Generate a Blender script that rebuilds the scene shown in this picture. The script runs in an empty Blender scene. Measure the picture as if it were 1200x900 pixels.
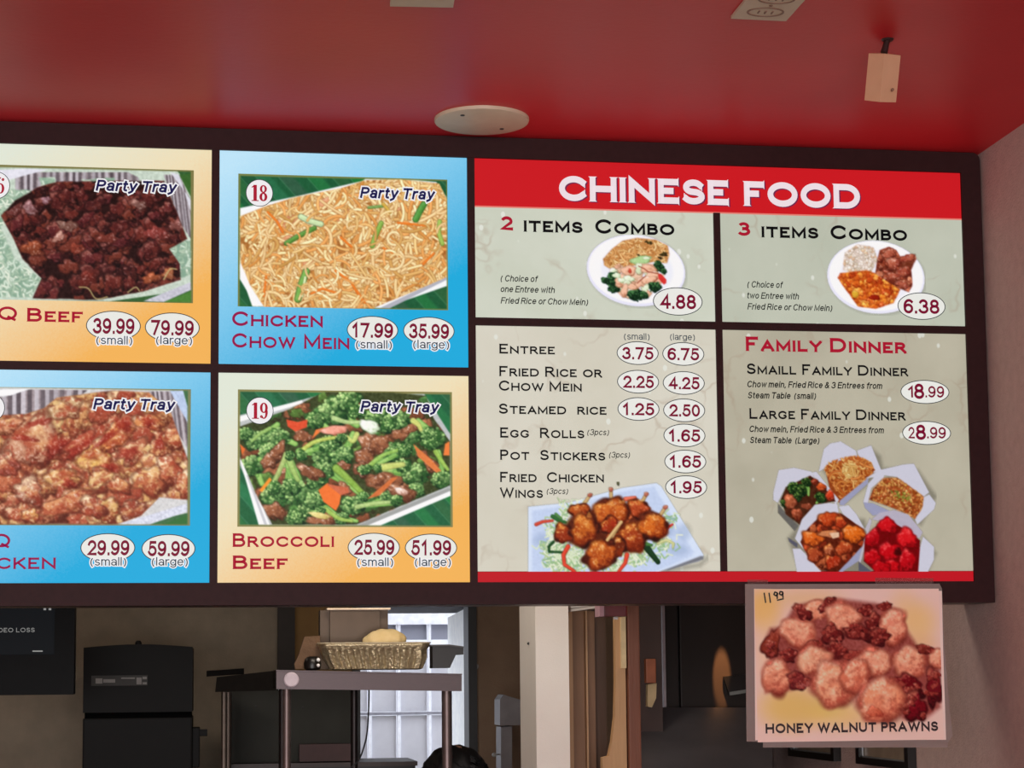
import bpy, bmesh, math, random
import numpy as np
from mathutils import Vector
random.seed(7)
C = bpy.context.scene.collection
SC = bpy.context.scene
# ---------------------------------------------------------------- camera, world, light, exposure
cam_d = bpy.data.cameras.new('camera'); cam = bpy.data.objects.new('camera', cam_d); C.objects.link(cam); SC.camera = cam
cam_d.sensor_width = 36; cam_d.lens = 2300 / 1200 * 36; cam_d.shift_y = (565.88 - 450) / 1200; cam_d.clip_start = .05
_R = [[0.9885133416896438, -0.15082026080372016, -0.009727395986152564], [0.005601367661592348, 0.10087932826549337, -0.9948829005511265], [0.15102979170313796, 0.9834005338923711, 0.10056536162270825]]
from mathutils import Matrix
cam.matrix_world = Matrix(((_R[0][0], -_R[1][0], -_R[2][0], 0), (_R[0][1], -_R[1][1], -_R[2][1], -4.6), (_R[0][2], -_R[1][2], -_R[2][2], 1.6), (0, 0, 0, 1)))
w = bpy.data.worlds.new('world'); SC.world = w; w.use_nodes = True
w.node_tree.nodes['Background'].inputs[0].default_value = (.90, .94, 1.0, 1); w.node_tree.nodes['Background'].inputs[1].default_value = 2.6
SC.view_settings.view_transform = 'Standard'; SC.view_settings.look = 'None'; SC.view_settings.exposure = 0; SC.view_settings.gamma = 1
def area(name, loc, target, sx, sy, power, col):
    d = bpy.data.lights.new(name, 'AREA'); d.shape = 'RECTANGLE'; d.size = sx; d.size_y = sy; d.energy = power; d.color = col
    o = bpy.data.objects.new(name, d); C.objects.link(o); o.location = loc
    o.rotation_euler = (Vector(target) - Vector(loc)).to_track_quat('-Z', 'Y').to_euler(); return o
area('front_fill_light', (-.6, -8.6, 1.5), (-.2, 0, 1.8), 5.0, 2.2, 240, (1.0, .94, .92))  # added fill behind the camera, in place of daylight from an unseen shopfront
area('kitchen_ceiling_lamp', (.55, .75, 2.62), (.75, 1.3, 1.2), .9, .25, 12, (1.0, .88, .76))
area('kitchen_back_lamp', (-.8, 2.4, 2.6), (-.8, 2.6, 0), .5, .3, 2.0, (1.0, .86, .70))
sp = bpy.data.lights.new('fridge_patch_spot', 'SPOT'); sp.energy = 150; sp.color = (1.0, .45, .16); sp.spot_size = math.radians(7); sp.spot_blend = .3; sp.shadow_soft_size = .006  # added spot, only there to make the orange patch on the fridge door
spo = bpy.data.objects.new('fridge_patch_spot', sp); C.objects.link(spo); spo.location = (1.606, 1.345, 2.09); spo.rotation_euler = Vector((0, .155, -.475)).to_track_quat('-Z', 'Y').to_euler()
# ---------------------------------------------------------------- projection helpers (metres; x right, y away, z up)
EYE = np.array([0.0, -4.6, 1.6]); FPX = 2300.0; PCX, PCY = 600.0, 565.88
RM = np.array([[0.9885133416896438, -0.15082026080372016, -0.009727395986152564],
               [0.005601367661592348, 0.10087932826549337, -0.9948829005511265],
               [0.15102979170313796, 0.9834005338923711, 0.10056536162270825]])
def ray(u, v):
    return RM.T @ np.array([(u - PCX) / FPX, (v - PCY) / FPX, 1.0])
def at(u, v, y=0.0):
    d = ray(u, v); return EYE + d * ((y - EYE[1]) / d[1])
def atz(u, v, z):
    d = ray(u, v); return EYE + d * ((z - EYE[2]) / d[2])
def atx(u, v, x):
    d = ray(u, v); return EYE + d * ((x - EYE[0]) / d[0])
# ---------------------------------------------------------------- print painter: colour fields for the flat food prints
def fbm(h, w, sc, seed, octv=4):
    r = np.random.RandomState(seed); out = np.zeros((h, w)); amp = 1.0; tot = 0
    for _ in range(octv):
        gh, gw = int(h / sc) + 3, int(w / sc) + 3
        g = r.rand(gh, gw); y = np.arange(h) / sc; x = np.arange(w) / sc
        yi = y.astype(int); xi = x.astype(int); fy = y - yi; fx = x - xi
        fy = (fy * fy * (3 - 2 * fy))[:, None]; fx = (fx * fx * (3 - 2 * fx))[None, :]
        a = g[yi][:, xi]; b = g[yi][:, xi + 1]; c = g[yi + 1][:, xi]; d = g[yi + 1][:, xi + 1]
        out += amp * ((a * (1 - fx) + b * fx) * (1 - fy) + (c * (1 - fx) + d * fx) * fy); tot += amp
        amp *= .55; sc = max(sc / 2.1, 1.0)
    return out / tot
def sstep(a, b, x):
    t = np.clip((x - a) / (b - a), 0, 1); return t * t * (3 - 2 * t)
class Print:
    """a colour field on a rectangle of a vertical plane; coordinates are pixels of a zoom view (origin ox,oy, scale s)"""
    def __init__(self, corners, zoom, y=0.0, seed=1, bg=(128, 128, 128), cell=.0018, alpha=False):
        self.y = y; self.ox, self.oy, self.s = zoom; self.rs = np.random.RandomState(seed); self.seed = seed
        if isinstance(corners[0], (tuple, list)):
            P = [at(*self.z2p(*c), y) for c in corners]
            self.x0 = min(p[0] for p in P); self.x1 = max(p[0] for p in P)
            self.z0 = min(p[2] for p in P); self.z1 = max(p[2] for p in P)
        else: self.x0, self.x1, self.z0, self.z1 = corners
        self.nx = max(2, int(round((self.x1 - self.x0) / cell))); self.ny = max(2, int(round((self.z1 - self.z0) / cell)))
        self.ppm = 2 * self.nx / (self.x1 - self.x0); self.w = 2 * self.nx; self.h = 2 * self.ny
        self.k = self.ppm / (FPX / (4.6 + y)) / self.s          # zoom px -> canvas px
        self.im = np.empty((self.h, self.w, 3)); self.im[:] = bg
        self.al = np.zeros((self.h, self.w)) if alpha else None
        self.n1 = fbm(self.h, self.w, 14, seed); self.n2 = fbm(self.h, self.w, 5, seed + 7); self.n3 = self.rs.rand(self.h, self.w)
        self.clipm = None
    def z2p(self, x, y): return (self.ox + x / self.s, self.oy + y / self.s)
    def T(self, x, y):
        p = at(*self.z2p(x, y), self.y); return ((p[0] - self.x0) * self.ppm, (self.z1 - p[2]) * self.ppm)
    def win(self, x0, y0, x1, y1):
        a, b, c, d = max(0, int(y0)), min(self.h, int(y1) + 2), max(0, int(x0)), min(self.w, int(x1) + 2)
        if a >= b or c >= d: return None
        yy, xx = np.mgrid[a:b, c:d]; return slice(a, b), slice(c, d), xx + .5, yy + .5
    def put(self, sy, sx, m, col):
        if self.clipm is not None: m = m * self.clipm[sy, sx]
        m3 = m[..., None]; self.im[sy, sx] = self.im[sy, sx] * (1 - m3) + col * m3
        if self.al is not None: self.al[sy, sx] = np.maximum(self.al[sy, sx], m)
    def pmask(self, pts, soft=1.0):
        P = np.array([self.T(*p) for p in pts]); m = soft + 2
        W = self.win(P[:, 0].min() - m, P[:, 1].min() - m, P[:, 0].max() + m, P[:, 1].max() + m)
        if W is None: return None
        sy, sx, X, Y = W; ins = np.zeros(X.shape, bool); dd = np.full(X.shape, 1e9)
        for i in range(len(P)):
            (x1, y1), (x2, y2) = P[i], P[(i + 1) % len(P)]
            if y1 != y2: ins ^= ((y1 > Y) != (y2 > Y)) & (X < (x2 - x1) * (Y - y1) / (y2 - y1) + x1)
            L = max((x2 - x1) ** 2 + (y2 - y1) ** 2, 1e-9); t = np.clip(((X - x1) * (x2 - x1) + (Y - y1) * (y2 - y1)) / L, 0, 1)
            dd = np.minimum(dd, np.hypot(X - x1 - t * (x2 - x1), Y - y1 - t * (y2 - y1)))
        return sy, sx, sstep(-soft, soft, np.where(ins, dd, -dd))
    def poly(self, pts, col, soft=1.0, a=1.0, tex=0, col2=None, g=(0, 1)):
        r = self.pmask(pts, soft)
        if r is None: return
        sy, sx, m = r; c = np.array(col, float)[None, None]
        if col2 is not None:
            h, w = m.shape; yy, xx = np.mgrid[0:h, 0:w]; t = np.clip((xx / max(w, 1) * g[0] + yy / max(h, 1) * g[1]), 0, 1)[..., None]
            c = c * (1 - t) + np.array(col2, float) * t
        c = c + (self.n2[sy, sx] - .5)[..., None] * tex * 2 + (self.n3[sy, sx] - .5)[..., None] * tex * .5
        self.put(sy, sx, m * a, c)
    def clip(self, pts, soft=1.0):
        if pts is None: self.clipm = None; return
        self.clipm = np.zeros((self.h, self.w)); r = self.pmask(pts, soft)
        if r: self.clipm[r[0], r[1]] = r[2]
    def stroke(self, pts, wd, col, edge=None, taper=0, a=1.0, hi=30, tex=0):
        P = np.array([self.T(*p) for p in pts]); wd = wd * self.k / 2
        W = self.win(P[:, 0].min() - wd - 2, P[:, 1].min() - wd - 2, P[:, 0].max() + wd + 2, P[:, 1].max() + wd + 2)
        if W is None: return
        sy, sx, X, Y = W; best = np.full(X.shape, 1e9); sg = np.zeros(X.shape); n = len(P) - 1
        for i in range(n):
            (x1, y1), (x2, y2) = P[i], P[i + 1]; L = max((x2 - x1) ** 2 + (y2 - y1) ** 2, 1e-9)
            t = np.clip(((X - x1) * (x2 - x1) + (Y - y1) * (y2 - y1)) / L, 0, 1)
            px = X - x1 - t * (x2 - x1); py = Y - y1 - t * (y2 - y1); d = np.hypot(px, py)
            if taper: d = d + wd * taper * (i + t) / n
            k = d < best; best[k] = d[k]; sg[k] = (py * .8 + px * .3)[k]
        m = sstep(wd + .7, wd - .7, best); q = best / max(wd, .5)
        c = np.array(col, float)[None, None] - (sg / max(wd, .5))[..., None] * hi
        if edge is not None:
            e = sstep(.55, 1.0, q)[..., None]; c = c * (1 - e) + np.array(edge, float) * e
        if tex: c = c + (self.n2[sy, sx] - .5)[..., None] * tex * 2
        self.put(sy, sx, m * a, c)
    def blob(self, x, y, rx, ry, col, lo, hi=None, ang=0, wob=.12, tex=20, rim=.5, a=1.0, soft=.12, patch=None, pa=.5, light=(-.35, -.75), spec=0):
        cx, cy = self.T(x, y); rx *= self.k; ry *= self.k; R = max(rx, ry) * 1.35 + 2
        W = self.win(cx - R, cy - R, cx + R, cy + R)
        if W is None: return
        sy, sx, X, Y = W; ca, sa = math.cos(math.radians(ang)), math.sin(math.radians(ang)); dx = X - cx; dy = Y - cy
        lx = (dx * ca + dy * sa) / rx; ly = (-dx * sa + dy * ca) / ry; th = np.arctan2(ly, lx); p = self.rs.rand(6) * 6.28
        f = 1 + wob * (np.sin(2 * th + p[0]) * .5 + np.sin(3 * th + p[1]) * .5 + np.sin(5 * th + p[2]) * .35 + np.sin(8 * th + p[3]) * .2)
        q = np.hypot(lx, ly) / f; m = sstep(1 + soft, 1 - soft, q)
        ux, uy = dx / R * 1.3, dy / R * 1.3; nn = self.n1[sy, sx]; n2 = self.n2[sy, sx]
        sh = ux * light[0] + uy * light[1] + (n2 - .5) * 1.1 + (nn - .5) * .8
        c = np.array(col, float)[None, None] * np.ones(X.shape + (1,))
        H = np.array(hi if hi is not None else np.minimum(np.array(col) * 1.35 + 20, 255), float); Lo = np.array(lo, float)
        t = sstep(.1, .8, sh)[..., None]; c = c * (1 - t) + H * t
        t = sstep(.0, .9, -sh)[..., None]; c = c * (1 - t) + Lo * t
        if patch is not None:
            t = sstep(.5, .62, np.roll(self.n1, int(p[4] * 30), 1)[sy, sx])[..., None] * pa; c = c * (1 - t) + np.array(patch, float) * t
        t = (sstep(.72, 1.0, q) * rim)[..., None]; c = c * (1 - t) + Lo * .75 * t
        if spec:
            t = (sstep(.62, .74, n2) * (q < .8) * spec)[..., None]; c = c * (1 - t) + 245 * t
        c = c + (self.n3[sy, sx] - .5)[..., None] * tex
        self.put(sy, sx, m * a, c)
    def noodles(self, pts, n, cols, edge, L=40, wd=8, curl=.5, flow=None, seed=0, jit=.5):
        self.clip(pts, 2.0); P = np.array(pts); lo, hi = P.min(0), P.max(0); r = self.rs
        for i in range(n):
            x = lo[0] + r.rand() * (hi[0] - lo[0]); y = lo[1] + r.rand() * (hi[1] - lo[1])
            a = (math.sin(x * .017 + seed) * 2.2 + math.cos(y * .023 + seed * 2) * 2.0) if flow is None else flow
            a += r.randn() * jit; cv = r.randn() * curl / 6; q = [(x, y)]
            for _ in range(7):
                a += cv; x += math.cos(a) * L / 7; y += math.sin(a) * L / 7; q.append((x, y))
            c = np.array(cols[r.randint(len(cols))]) + r.randn() * 10
            self.stroke(q, wd * (.8 + .4 * r.rand()), c, edge=edge, hi=18)
        self.clip(None)
    def floret(self, x, y, r, stem=None, dark=(46, 88, 42), mid=(100, 148, 76), lite=(176, 208, 134), n=90):
        if stem:
            self.stroke([(x, y), ((x + stem[0]) / 2 + 6, (y + stem[1]) / 2), stem], r * .62, (150, 190, 105), edge=(85, 135, 65), taper=.25, hi=25, tex=14)
            for q in (-.5, .5): self.stroke([(x + q * r, y), ((x * .45 + stem[0] * .55), (y * .45 + stem[1] * .55))], r * .3, (130, 175, 90), edge=(75, 125, 60), hi=20)
        self.blob(x, y, r, r * .85, dark, (15, 45, 25), mid, wob=.2, tex=25)
        rs = self.rs
        for i in range(n):
            a = rs.rand() * 6.28; d = rs.rand() ** .5 * r * .95; px, py = x + math.cos(a) * d, y + math.sin(a) * d * .85
            t = np.clip(.45 - (py - y) / r * .45 - (px - x) / r * .25 + rs.randn() * .22, 0, 1)
            c = np.array(dark) * (1 - t) + np.array(lite) * t if t < .6 else np.array(mid) * (1 - t) + np.array(lite) * t
            self.blob(px, py, r * .13, r * .12, c, c * .6, np.minimum(c * 1.25 + 12, 255), wob=.1, tex=14, rim=.45, soft=.3)
    def chunks(self, pts, n, cols, lo, r, patch=None, pa=.5, wob=.2, spec=0, tex=24, asp=.65, hi=None, rim=.55):
        self.clip(pts, 3.0); P = np.array(pts); a0, a1 = P.min(0), P.max(0); rs = self.rs
        L = sorted([(a0[1] + rs.rand() * (a1[1] - a0[1]), a0[0] + rs.rand() * (a1[0] - a0[0])) for _ in range(n)])
        rs.shuffle(L)
        for y, x in L:
            c = np.array(cols[rs.randint(len(cols))], float); rr = r * (.7 + .6 * rs.rand())
            self.blob(x, y, rr, rr * (asp + .25 * rs.rand()), c, lo, hi, ang=rs.rand() * 180, wob=wob, tex=tex, patch=patch, pa=pa, spec=spec, rim=rim)
        self.clip(None)
    def ell(self, x, y, rx, ry, col, ang=0, a=1.0, soft=1.2, n=40):
        t = math.radians(ang); self.poly([(x + rx * math.cos(q) * math.cos(t) - ry * math.sin(q) * math.sin(t), y + rx * math.cos(q) * math.sin(t) + ry * math.sin(q) * math.cos(t)) for q in [6.2832 * i / n for i in range(n)]], col, soft, a)
def bezz(P, n=5):
    out = []
    for i in range(len(P) - 1):
        p0, p1, p2, p3 = [np.array(P[min(max(i + d, 0), len(P) - 1)], float) for d in (-1, 0, 1, 2)]
        for j in range(n):
            t = j / n; out.append(tuple(.5 * (2 * p1 + (p2 - p0) * t + (2 * p0 - 5 * p1 + 4 * p2 - p3) * t * t + (3 * p1 - p0 - 3 * p2 + p3) * t ** 3)))
    out.append(tuple(P[-1])); return out
def leafbg(p, x0, y0, x1, y1):
    p.poly([(x0, y0), (x1, y0), (x1, y1), (x0, y1)], (34, 92, 60), tex=10)
    for i in range(-12, 14):
        xa = x0 + (x1 - x0) * (i + .3 * math.sin(i * 5.1)) / 10.0
        g = (36 + (i * 37 % 5) * 4, 88 + (i * 53 % 7) * 5, 58 + (i * 29 % 5) * 4)
        p.poly([(xa, y0), (xa + (x1 - x0) / 14, y0), (xa + (x1 - x0) / 16 + (y1 - y0) * .9, y1), (xa + (y1 - y0) * .9, y1)], g, soft=5, tex=8)
        p.stroke([(xa, y0), (xa + (y1 - y0) * .9, y1)], 4, (96, 150, 112), a=.35)
def paint_chow():
    p = Print([(94, 140), (884, 655)], (250, 160, 3.213), seed=3, bg=(118, 128, 78))
    fr = [(102, 149), (877, 168), (879, 649), (99, 638)]; p.clip(fr)
    leafbg(p, 90, 140, 890, 655)
    p.poly([(90, 272), (330, 222), (560, 168), (590, 150), (840, 172), (885, 240), (885, 560), (640, 645), (165, 645), (90, 520)], (232, 234, 238), tex=5)
    p.poly([(90, 478), (104, 484), (172, 648), (150, 648)], (250, 250, 252)); p.poly([(620, 648), (885, 522), (885, 536), (660, 648)], (170, 172, 182))
    p.clip(None)
    reg = [(101, 302), (200, 262), (300, 232), (480, 196), (575, 165), (700, 163), (850, 178), (877, 235), (878, 528), (745, 585), (600, 646), (192, 640), (140, 560), (102, 470)]
    p.poly(reg, (168, 112, 58), tex=26)
    cs = [(238, 212, 158), (228, 194, 132), (245, 224, 176), (214, 170, 104), (232, 202, 150), (222, 160, 92)]
    p.noodles(reg, 1150, cs, (150, 98, 52), L=105, wd=12.5, curl=1.1, seed=1, jit=.32)
    p.clip(reg)
    for x, y, r in ((245, 340, 42), (480, 300, 38), (270, 390, 26), (360, 470, 24), (690, 262, 30), (520, 600, 25), (420, 250, 30), (730, 370, 28), (300, 310, 30)):
        p.blob(x, y, r, r * .6, (222, 160, 125), (165, 95, 65), (246, 212, 188), ang=-30, wob=.25, tex=18, a=.8, patch=(200, 110, 75))
    p.noodles(reg, 380, cs, (150, 98, 52), L=100, wd=12, curl=1.3, seed=1.3, jit=.4); p.clip(reg)
    for q, w, c in (([(275, 402), (320, 375), (380, 345)], 20, (98, 148, 70)), ([(330, 302), (360, 318), (405, 330)], 24, (196, 218, 170)), ([(318, 612), (330, 560), (350, 508)], 28, (120, 170, 84)), ([(334, 600), (346, 530)], 10, (215, 232, 180)),
                    ([(598, 412), (612, 370), (632, 326)], 20, (140, 176, 84)), ([(762, 312), (775, 285), (792, 256)], 26, (88, 150, 72)), ([(852, 320), (848, 360), (862, 404)], 18, (158, 186, 92)), ([(585, 268), (640, 262)], 12, (122, 158, 88)), ([(640, 255), (665, 285)], 14, (206, 170, 80))):
        p.stroke(q, w, c, edge=tuple(np.array(c) * .62), hi=30, tex=14)
    for q in ([(460, 505), (520, 550), (560, 620)], [(370, 590), (410, 572), (470, 590)], [(695, 325), (800, 335)], [(205, 285), (240, 320), (262, 360)], [(480, 380), (520, 415)], [(640, 420), (700, 450)], [(190, 600), (200, 520)], [(540, 580), (570, 625)], [(790, 480), (830, 440)]):
        p.stroke(q, 9, (226, 128, 50), edge=(176, 84, 26), hi=20)
    p.noodles(reg, 130, cs, (160, 108, 60), L=50, wd=9, curl=1.4, seed=5)
    return p
def paint_broc():
    p = Print([(96, 88), (935, 626)], (250, 430, 3.332), seed=5, bg=(128, 124, 78))
    p.clip([(105, 97), (924, 108), (926, 618), (103, 614)]); leafbg(p, 95, 90, 935, 626)
    p.poly([(95, 190), (300, 142), (430, 105), (820, 100), (930, 270), (930, 500), (660, 600), (600, 620), (200, 620), (95, 360)], (176, 180, 180), tex=14)
    p.poly([(95, 196), (345, 130), (350, 142), (95, 216)], (238, 240, 240)); p.poly([(103, 360), (118, 372), (222, 618), (178, 618)], (235, 237, 240)); p.poly([(128, 420), (140, 425), (212, 618), (200, 618)], (185, 186, 190))
    p.poly([(600, 618), (930, 482), (930, 500), (650, 618)], (240, 242, 245)); p.poly([(560, 618), (920, 470), (926, 482), (600, 618)], (150, 152, 150))
    reg = [(103, 232), (300, 165), (430, 98), (700, 100), (830, 112), (860, 200), (924, 290), (924, 462), (820, 505), (560, 614), (230, 614), (170, 500), (104, 350)]
    p.clip(reg); p.poly(reg, (58, 66, 36), tex=25)
    p.chunks(reg, 110, [(140, 88, 60), (80, 110, 50), (120, 70, 45), (60, 100, 50)], (50, 35, 22), 34)
    p.clip(reg)
    F = [(470, 175, 62, (560, 225)), (530, 130, 50, (540, 215)), (640, 190, 48, (600, 240)), (720, 210, 50, (760, 180)), (165, 285, 48, (250, 225)), (255, 275, 45, (320, 300)), (150, 385, 46, (190, 455)), (215, 330, 40, (180, 360)),
         (440, 330, 62, (335, 330)), (500, 345, 48, (545, 260)), (245, 500, 58, (290, 345)), (345, 500, 66, (290, 350)), (405, 445, 40, (350, 400)), (430, 400, 44, (590, 505)), (700, 330, 46, (610, 390)), (745, 320, 36, (640, 380)), (790, 420, 54, (640, 400)), (860, 275, 48, (800, 210)), (890, 440, 40, (880, 330)), (770, 270, 40, None),
         (335, 575, 46, (420, 560)), (395, 520, 42, (500, 595)), (540, 540, 44, (700, 530)), (680, 500, 36, (600, 540)), (500, 590, 30, (560, 600)), (790, 480, 34, None), (125, 260, 30, None)]
    for f in F: p.floret(*f, n=70)
    M = [(610, 300, 50, 42, 20), (650, 300, 46, 30, -30), (590, 350, 40, 32, 60), (575, 400, 32, 30, 0), (350, 270, 36, 26, 10), (250, 330, 42, 26, -40), (215, 370, 26, 32, 10), (380, 410, 50, 28, 25), (275, 425, 18, 32, 10), (735, 260, 40, 24, -30), (770, 240, 36, 18, -20), (650, 445, 60, 34, 5), (735, 490, 56, 34, 25), (850, 380, 42, 22, 45), (820, 345, 30, 16, 40), (240, 560, 46, 30, 30), (420, 598, 50, 20, 5), (510, 475, 30, 24, 10), (510, 385, 26, 18, 0), (640, 440, 40, 20, -20)]
    for x, y, a, b, g in M: p.blob(x, y, a, b, (150, 96, 66), (72, 38, 24), (208, 160, 130), ang=g, wob=.28, tex=28, patch=(100, 58, 40), pa=.5, spec=.45)
    for f in ((455, 300, 40, (345, 335)), (300, 470, 38, (280, 345)), (740, 385, 34, (640, 395)), (840, 265, 34, None), (395, 210, 40, (450, 240)), (320, 590, 36, None), (250, 490, 30, None)): p.floret(*f, n=60)
    for q, w, c in (([(560, 262), (545, 290), (520, 270)], 26, (198, 208, 120)), ([(340, 330), (400, 290), (500, 272)], 24, (186, 200, 100)), ([(640, 395), (700, 385), (740, 380)], 40, (200, 208, 120)), ([(610, 385), (660, 345), (740, 318)], 24, (150, 190, 95)), ([(480, 395), (530, 440), (585, 495)], 40, (140, 178, 78)), ([(290, 345), (310, 400), (330, 440)], 34, (160, 188, 108)), ([(285, 340), (262, 395), (225, 470)], 28, (170, 192, 118)), ([(560, 545), (640, 530), (715, 525)], 24, (176, 200, 130)), ([(780, 210), (800, 225), (810, 245)], 30, (205, 212, 120)), ([(440, 555), (490, 590), (540, 600)], 24, (156, 186, 90)), ([(868, 330), (890, 365), (915, 400)], 26, (150, 185, 85)), ([(470, 200), (520, 215), (575, 215)], 26, (182, 206, 140)), ([(220, 240), (180, 262), (150, 290)], 20, (150, 185, 105))):
        p.stroke(bezz(q), w * .82, c, edge=tuple(np.array(c) * .72), hi=22, tex=22, taper=.35, a=.92)
    for f in ((300, 345, 22, None), (590, 400, 26, None), (345, 345, 24, None), (235, 470, 30, None), (640, 395, 20, None), (590, 505, 22, None), (500, 275, 24, None), (750, 325, 26, None), (420, 560, 20, None), (715, 520, 26, None), (680, 230, 34, None), (560, 175, 34, None), (850, 300, 30, None)): p.floret(*f, n=34)
    p.poly([(410, 480), (445, 452), (500, 492), (492, 535), (478, 560), (430, 525)], (222, 112, 52), tex=8); p.poly([(440, 455), (525, 470), (530, 490), (498, 500)], (190, 100, 70), tex=14)
    p.poly([(285, 205), (330, 215), (368, 205), (365, 235), (320, 252), (290, 232)], (205, 78, 48), tex=14); p.poly([(400, 245), (440, 235), (385, 280)], (225, 120, 60)); p.blob(472, 246, 56, 17, (228, 158, 138), (180, 100, 80), (246, 200, 186), ang=-3)
    p.poly([(640, 480), (700, 430), (720, 430), (650, 500), (600, 515)], (196, 108, 60), tex=16); p.poly([(780, 300), (850, 360), (890, 405), (870, 412), (800, 350)], (206, 118, 66), tex=14)
    p.poly([(180, 480), (220, 430), (228, 440), (190, 488)], (230, 140, 50)); p.poly([(905, 300), (922, 290), (922, 345), (898, 345)], (220, 120, 60)); p.poly([(104, 300), (125, 320), (112, 345)], (210, 105, 50))
    p.blob(610, 232, 44, 24, (226, 232, 220), (150, 175, 130), (250, 250, 245), ang=25, wob=.15, tex=8); p.blob(735, 485, 26, 15, (222, 196, 182), (150, 100, 80), (250, 240, 235), ang=20); p.blob(415, 578, 42, 12, (215, 200, 130), (170, 150, 80), ang=10)
    p.clip(None); return p
def foil(p, pts, seed, n=26, a=0):
    p.poly(pts, (150, 138, 142), tex=34)
    p.clip(pts); P = np.array(pts); lo, hi = P.min(0), P.max(0)
    for i in range(n):
        x = lo[0] + (hi[0] - lo[0]) * (i + .5 + .3 * math.sin(i * 7.3)) / n; c = np.array((70, 62, 68) if i % 2 else (206, 204, 212)) + 22 * math.sin(i * 3.7)
        p.stroke([(x, lo[1]), (x + a, hi[1])], (hi[0] - lo[0]) / n * .8, c, a=.55, hi=10)
    p.clip(None)
def paint_beef(x0, x1, z0, z1):
    p = Print((x0, x1, z0, z1), (0, 160, 3.335), seed=9, bg=(128, 124, 78))
    inn = [(-900, 100), (745, 138), (747, 650), (-900, 626)]; p.clip(inn)
    p.poly([(-900, 80), (760, 80), (760, 680), (-900, 680)], (60, 100, 58), tex=14)
    p.poly([(-900, 110), (680, 120), (745, 200), (745, 600), (400, 650), (-900, 650)], (196, 210, 196), tex=26)
    foil(p, [(60, 140), (500, 140), (540, 160), (560, 215), (230, 235), (60, 215)], 1, 34); foil(p, [(640, 150), (700, 150), (745, 250), (745, 400), (700, 330)], 2, 16, 30)
    p.clip(inn); p.poly([(-20, 132), (100, 126), (188, 130), (100, 152), (20, 175), (-40, 175)], (222, 222, 232), tex=14); p.poly([(560, 645), (745, 570), (747, 600), (640, 648)], (196, 196, 208), tex=30)
    p.poly([(640, 648), (747, 605), (747, 652)], (80, 130, 60), tex=12); p.poly([(700, 150), (747, 145), (747, 240)], (62, 104, 50), tex=8); p.poly([(665, 140), (700, 150), (747, 300), (747, 250)], (214, 214, 224), tex=10)
    def lettuce(pts, n):
        p.clip(pts, 4); P = np.array(pts); lo, hi = P.min(0), P.max(0); r = p.rs
        p.poly(pts, (150, 178, 156), tex=24)
        for i in range(n):
            x = lo[0] + r.rand() * (hi[0] - lo[0]); y = lo[1] + r.rand() * (hi[1] - lo[1]); a = r.rand() * 3.14
            c = np.array([(206, 224, 206), (176, 200, 176), (224, 234, 216), (140, 172, 150)][r.randint(4)])
            p.stroke([(x, y), (x + 20 * math.cos(a), y + 20 * math.sin(a)), (x + 36 * math.cos(a + .5), y + 36 * math.sin(a + .5))], 8, c, edge=tuple(c * .8), hi=14)
        p.clip(inn)
    lettuce([(-900, 180), (120, 210), (140, 300), (0, 350), (60, 480), (165, 560), (120, 630), (-900, 630)], 1500); lettuce([(650, 430), (700, 400), (745, 410), (745, 540), (690, 560)], 60); lettuce([(150, 160), (215, 160), (220, 235), (180, 240)], 20); lettuce([(320, 170), (450, 160), (440, 215), (330, 200)], 22)
    reg = [(5, 310), (60, 250), (150, 200), (225, 178), (420, 175), (640, 175), (690, 300), (730, 400), (660, 440), (700, 500), (705, 560), (560, 605), (380, 640), (130, 632), (165, 555), (90, 480), (55, 400)]
    p.clip(None); p.poly(reg, (44, 20, 18), soft=3, tex=18)
    p.chunks(reg, 300, [(84, 34, 32), (100, 42, 36), (70, 30, 30), (112, 54, 42), (92, 38, 40), (60, 26, 26)], (30, 12, 12), 34, patch=(134, 66, 54), pa=.35, wob=.32, spec=.12, hi=(150, 92, 84))
    p.clip(reg)
    for x, y, r, c in ((230, 395, 26, (190, 140, 125)), (265, 350, 34, (130, 96, 84)), (120, 285, 34, (150, 110, 112)), (300, 440, 30, (140, 66, 50)), (615, 380, 42, (142, 66, 60)), (130, 440, 44, (140, 72, 46)), (595, 555, 34, (166, 92, 60)), (660, 540, 30, (170, 106, 70)), (420, 400, 36, (120, 58, 48)), (690, 350, 30, (130, 82, 76)), (180, 250, 20, (160, 120, 130)), (545, 270, 32, (128, 92, 84)), (340, 560, 40, (104, 42, 34)), (60, 290, 30, (112, 62, 58))):
        p.blob(x, y, r, r * .7, c, (70, 30, 26), None, ang=p.rs.rand() * 90 - 45, wob=.35, tex=34, spec=.35, a=.85)
    p.clip(inn)
    for q in ([(310, 590), (345, 595), (375, 635), (420, 628)], [(500, 610), (530, 590), (545, 605)], [(640, 560), (665, 520), (690, 520)]): p.stroke(bezz(q), 5, (196, 186, 130), hi=10, a=.8)
    p.clip(None); return p
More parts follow.
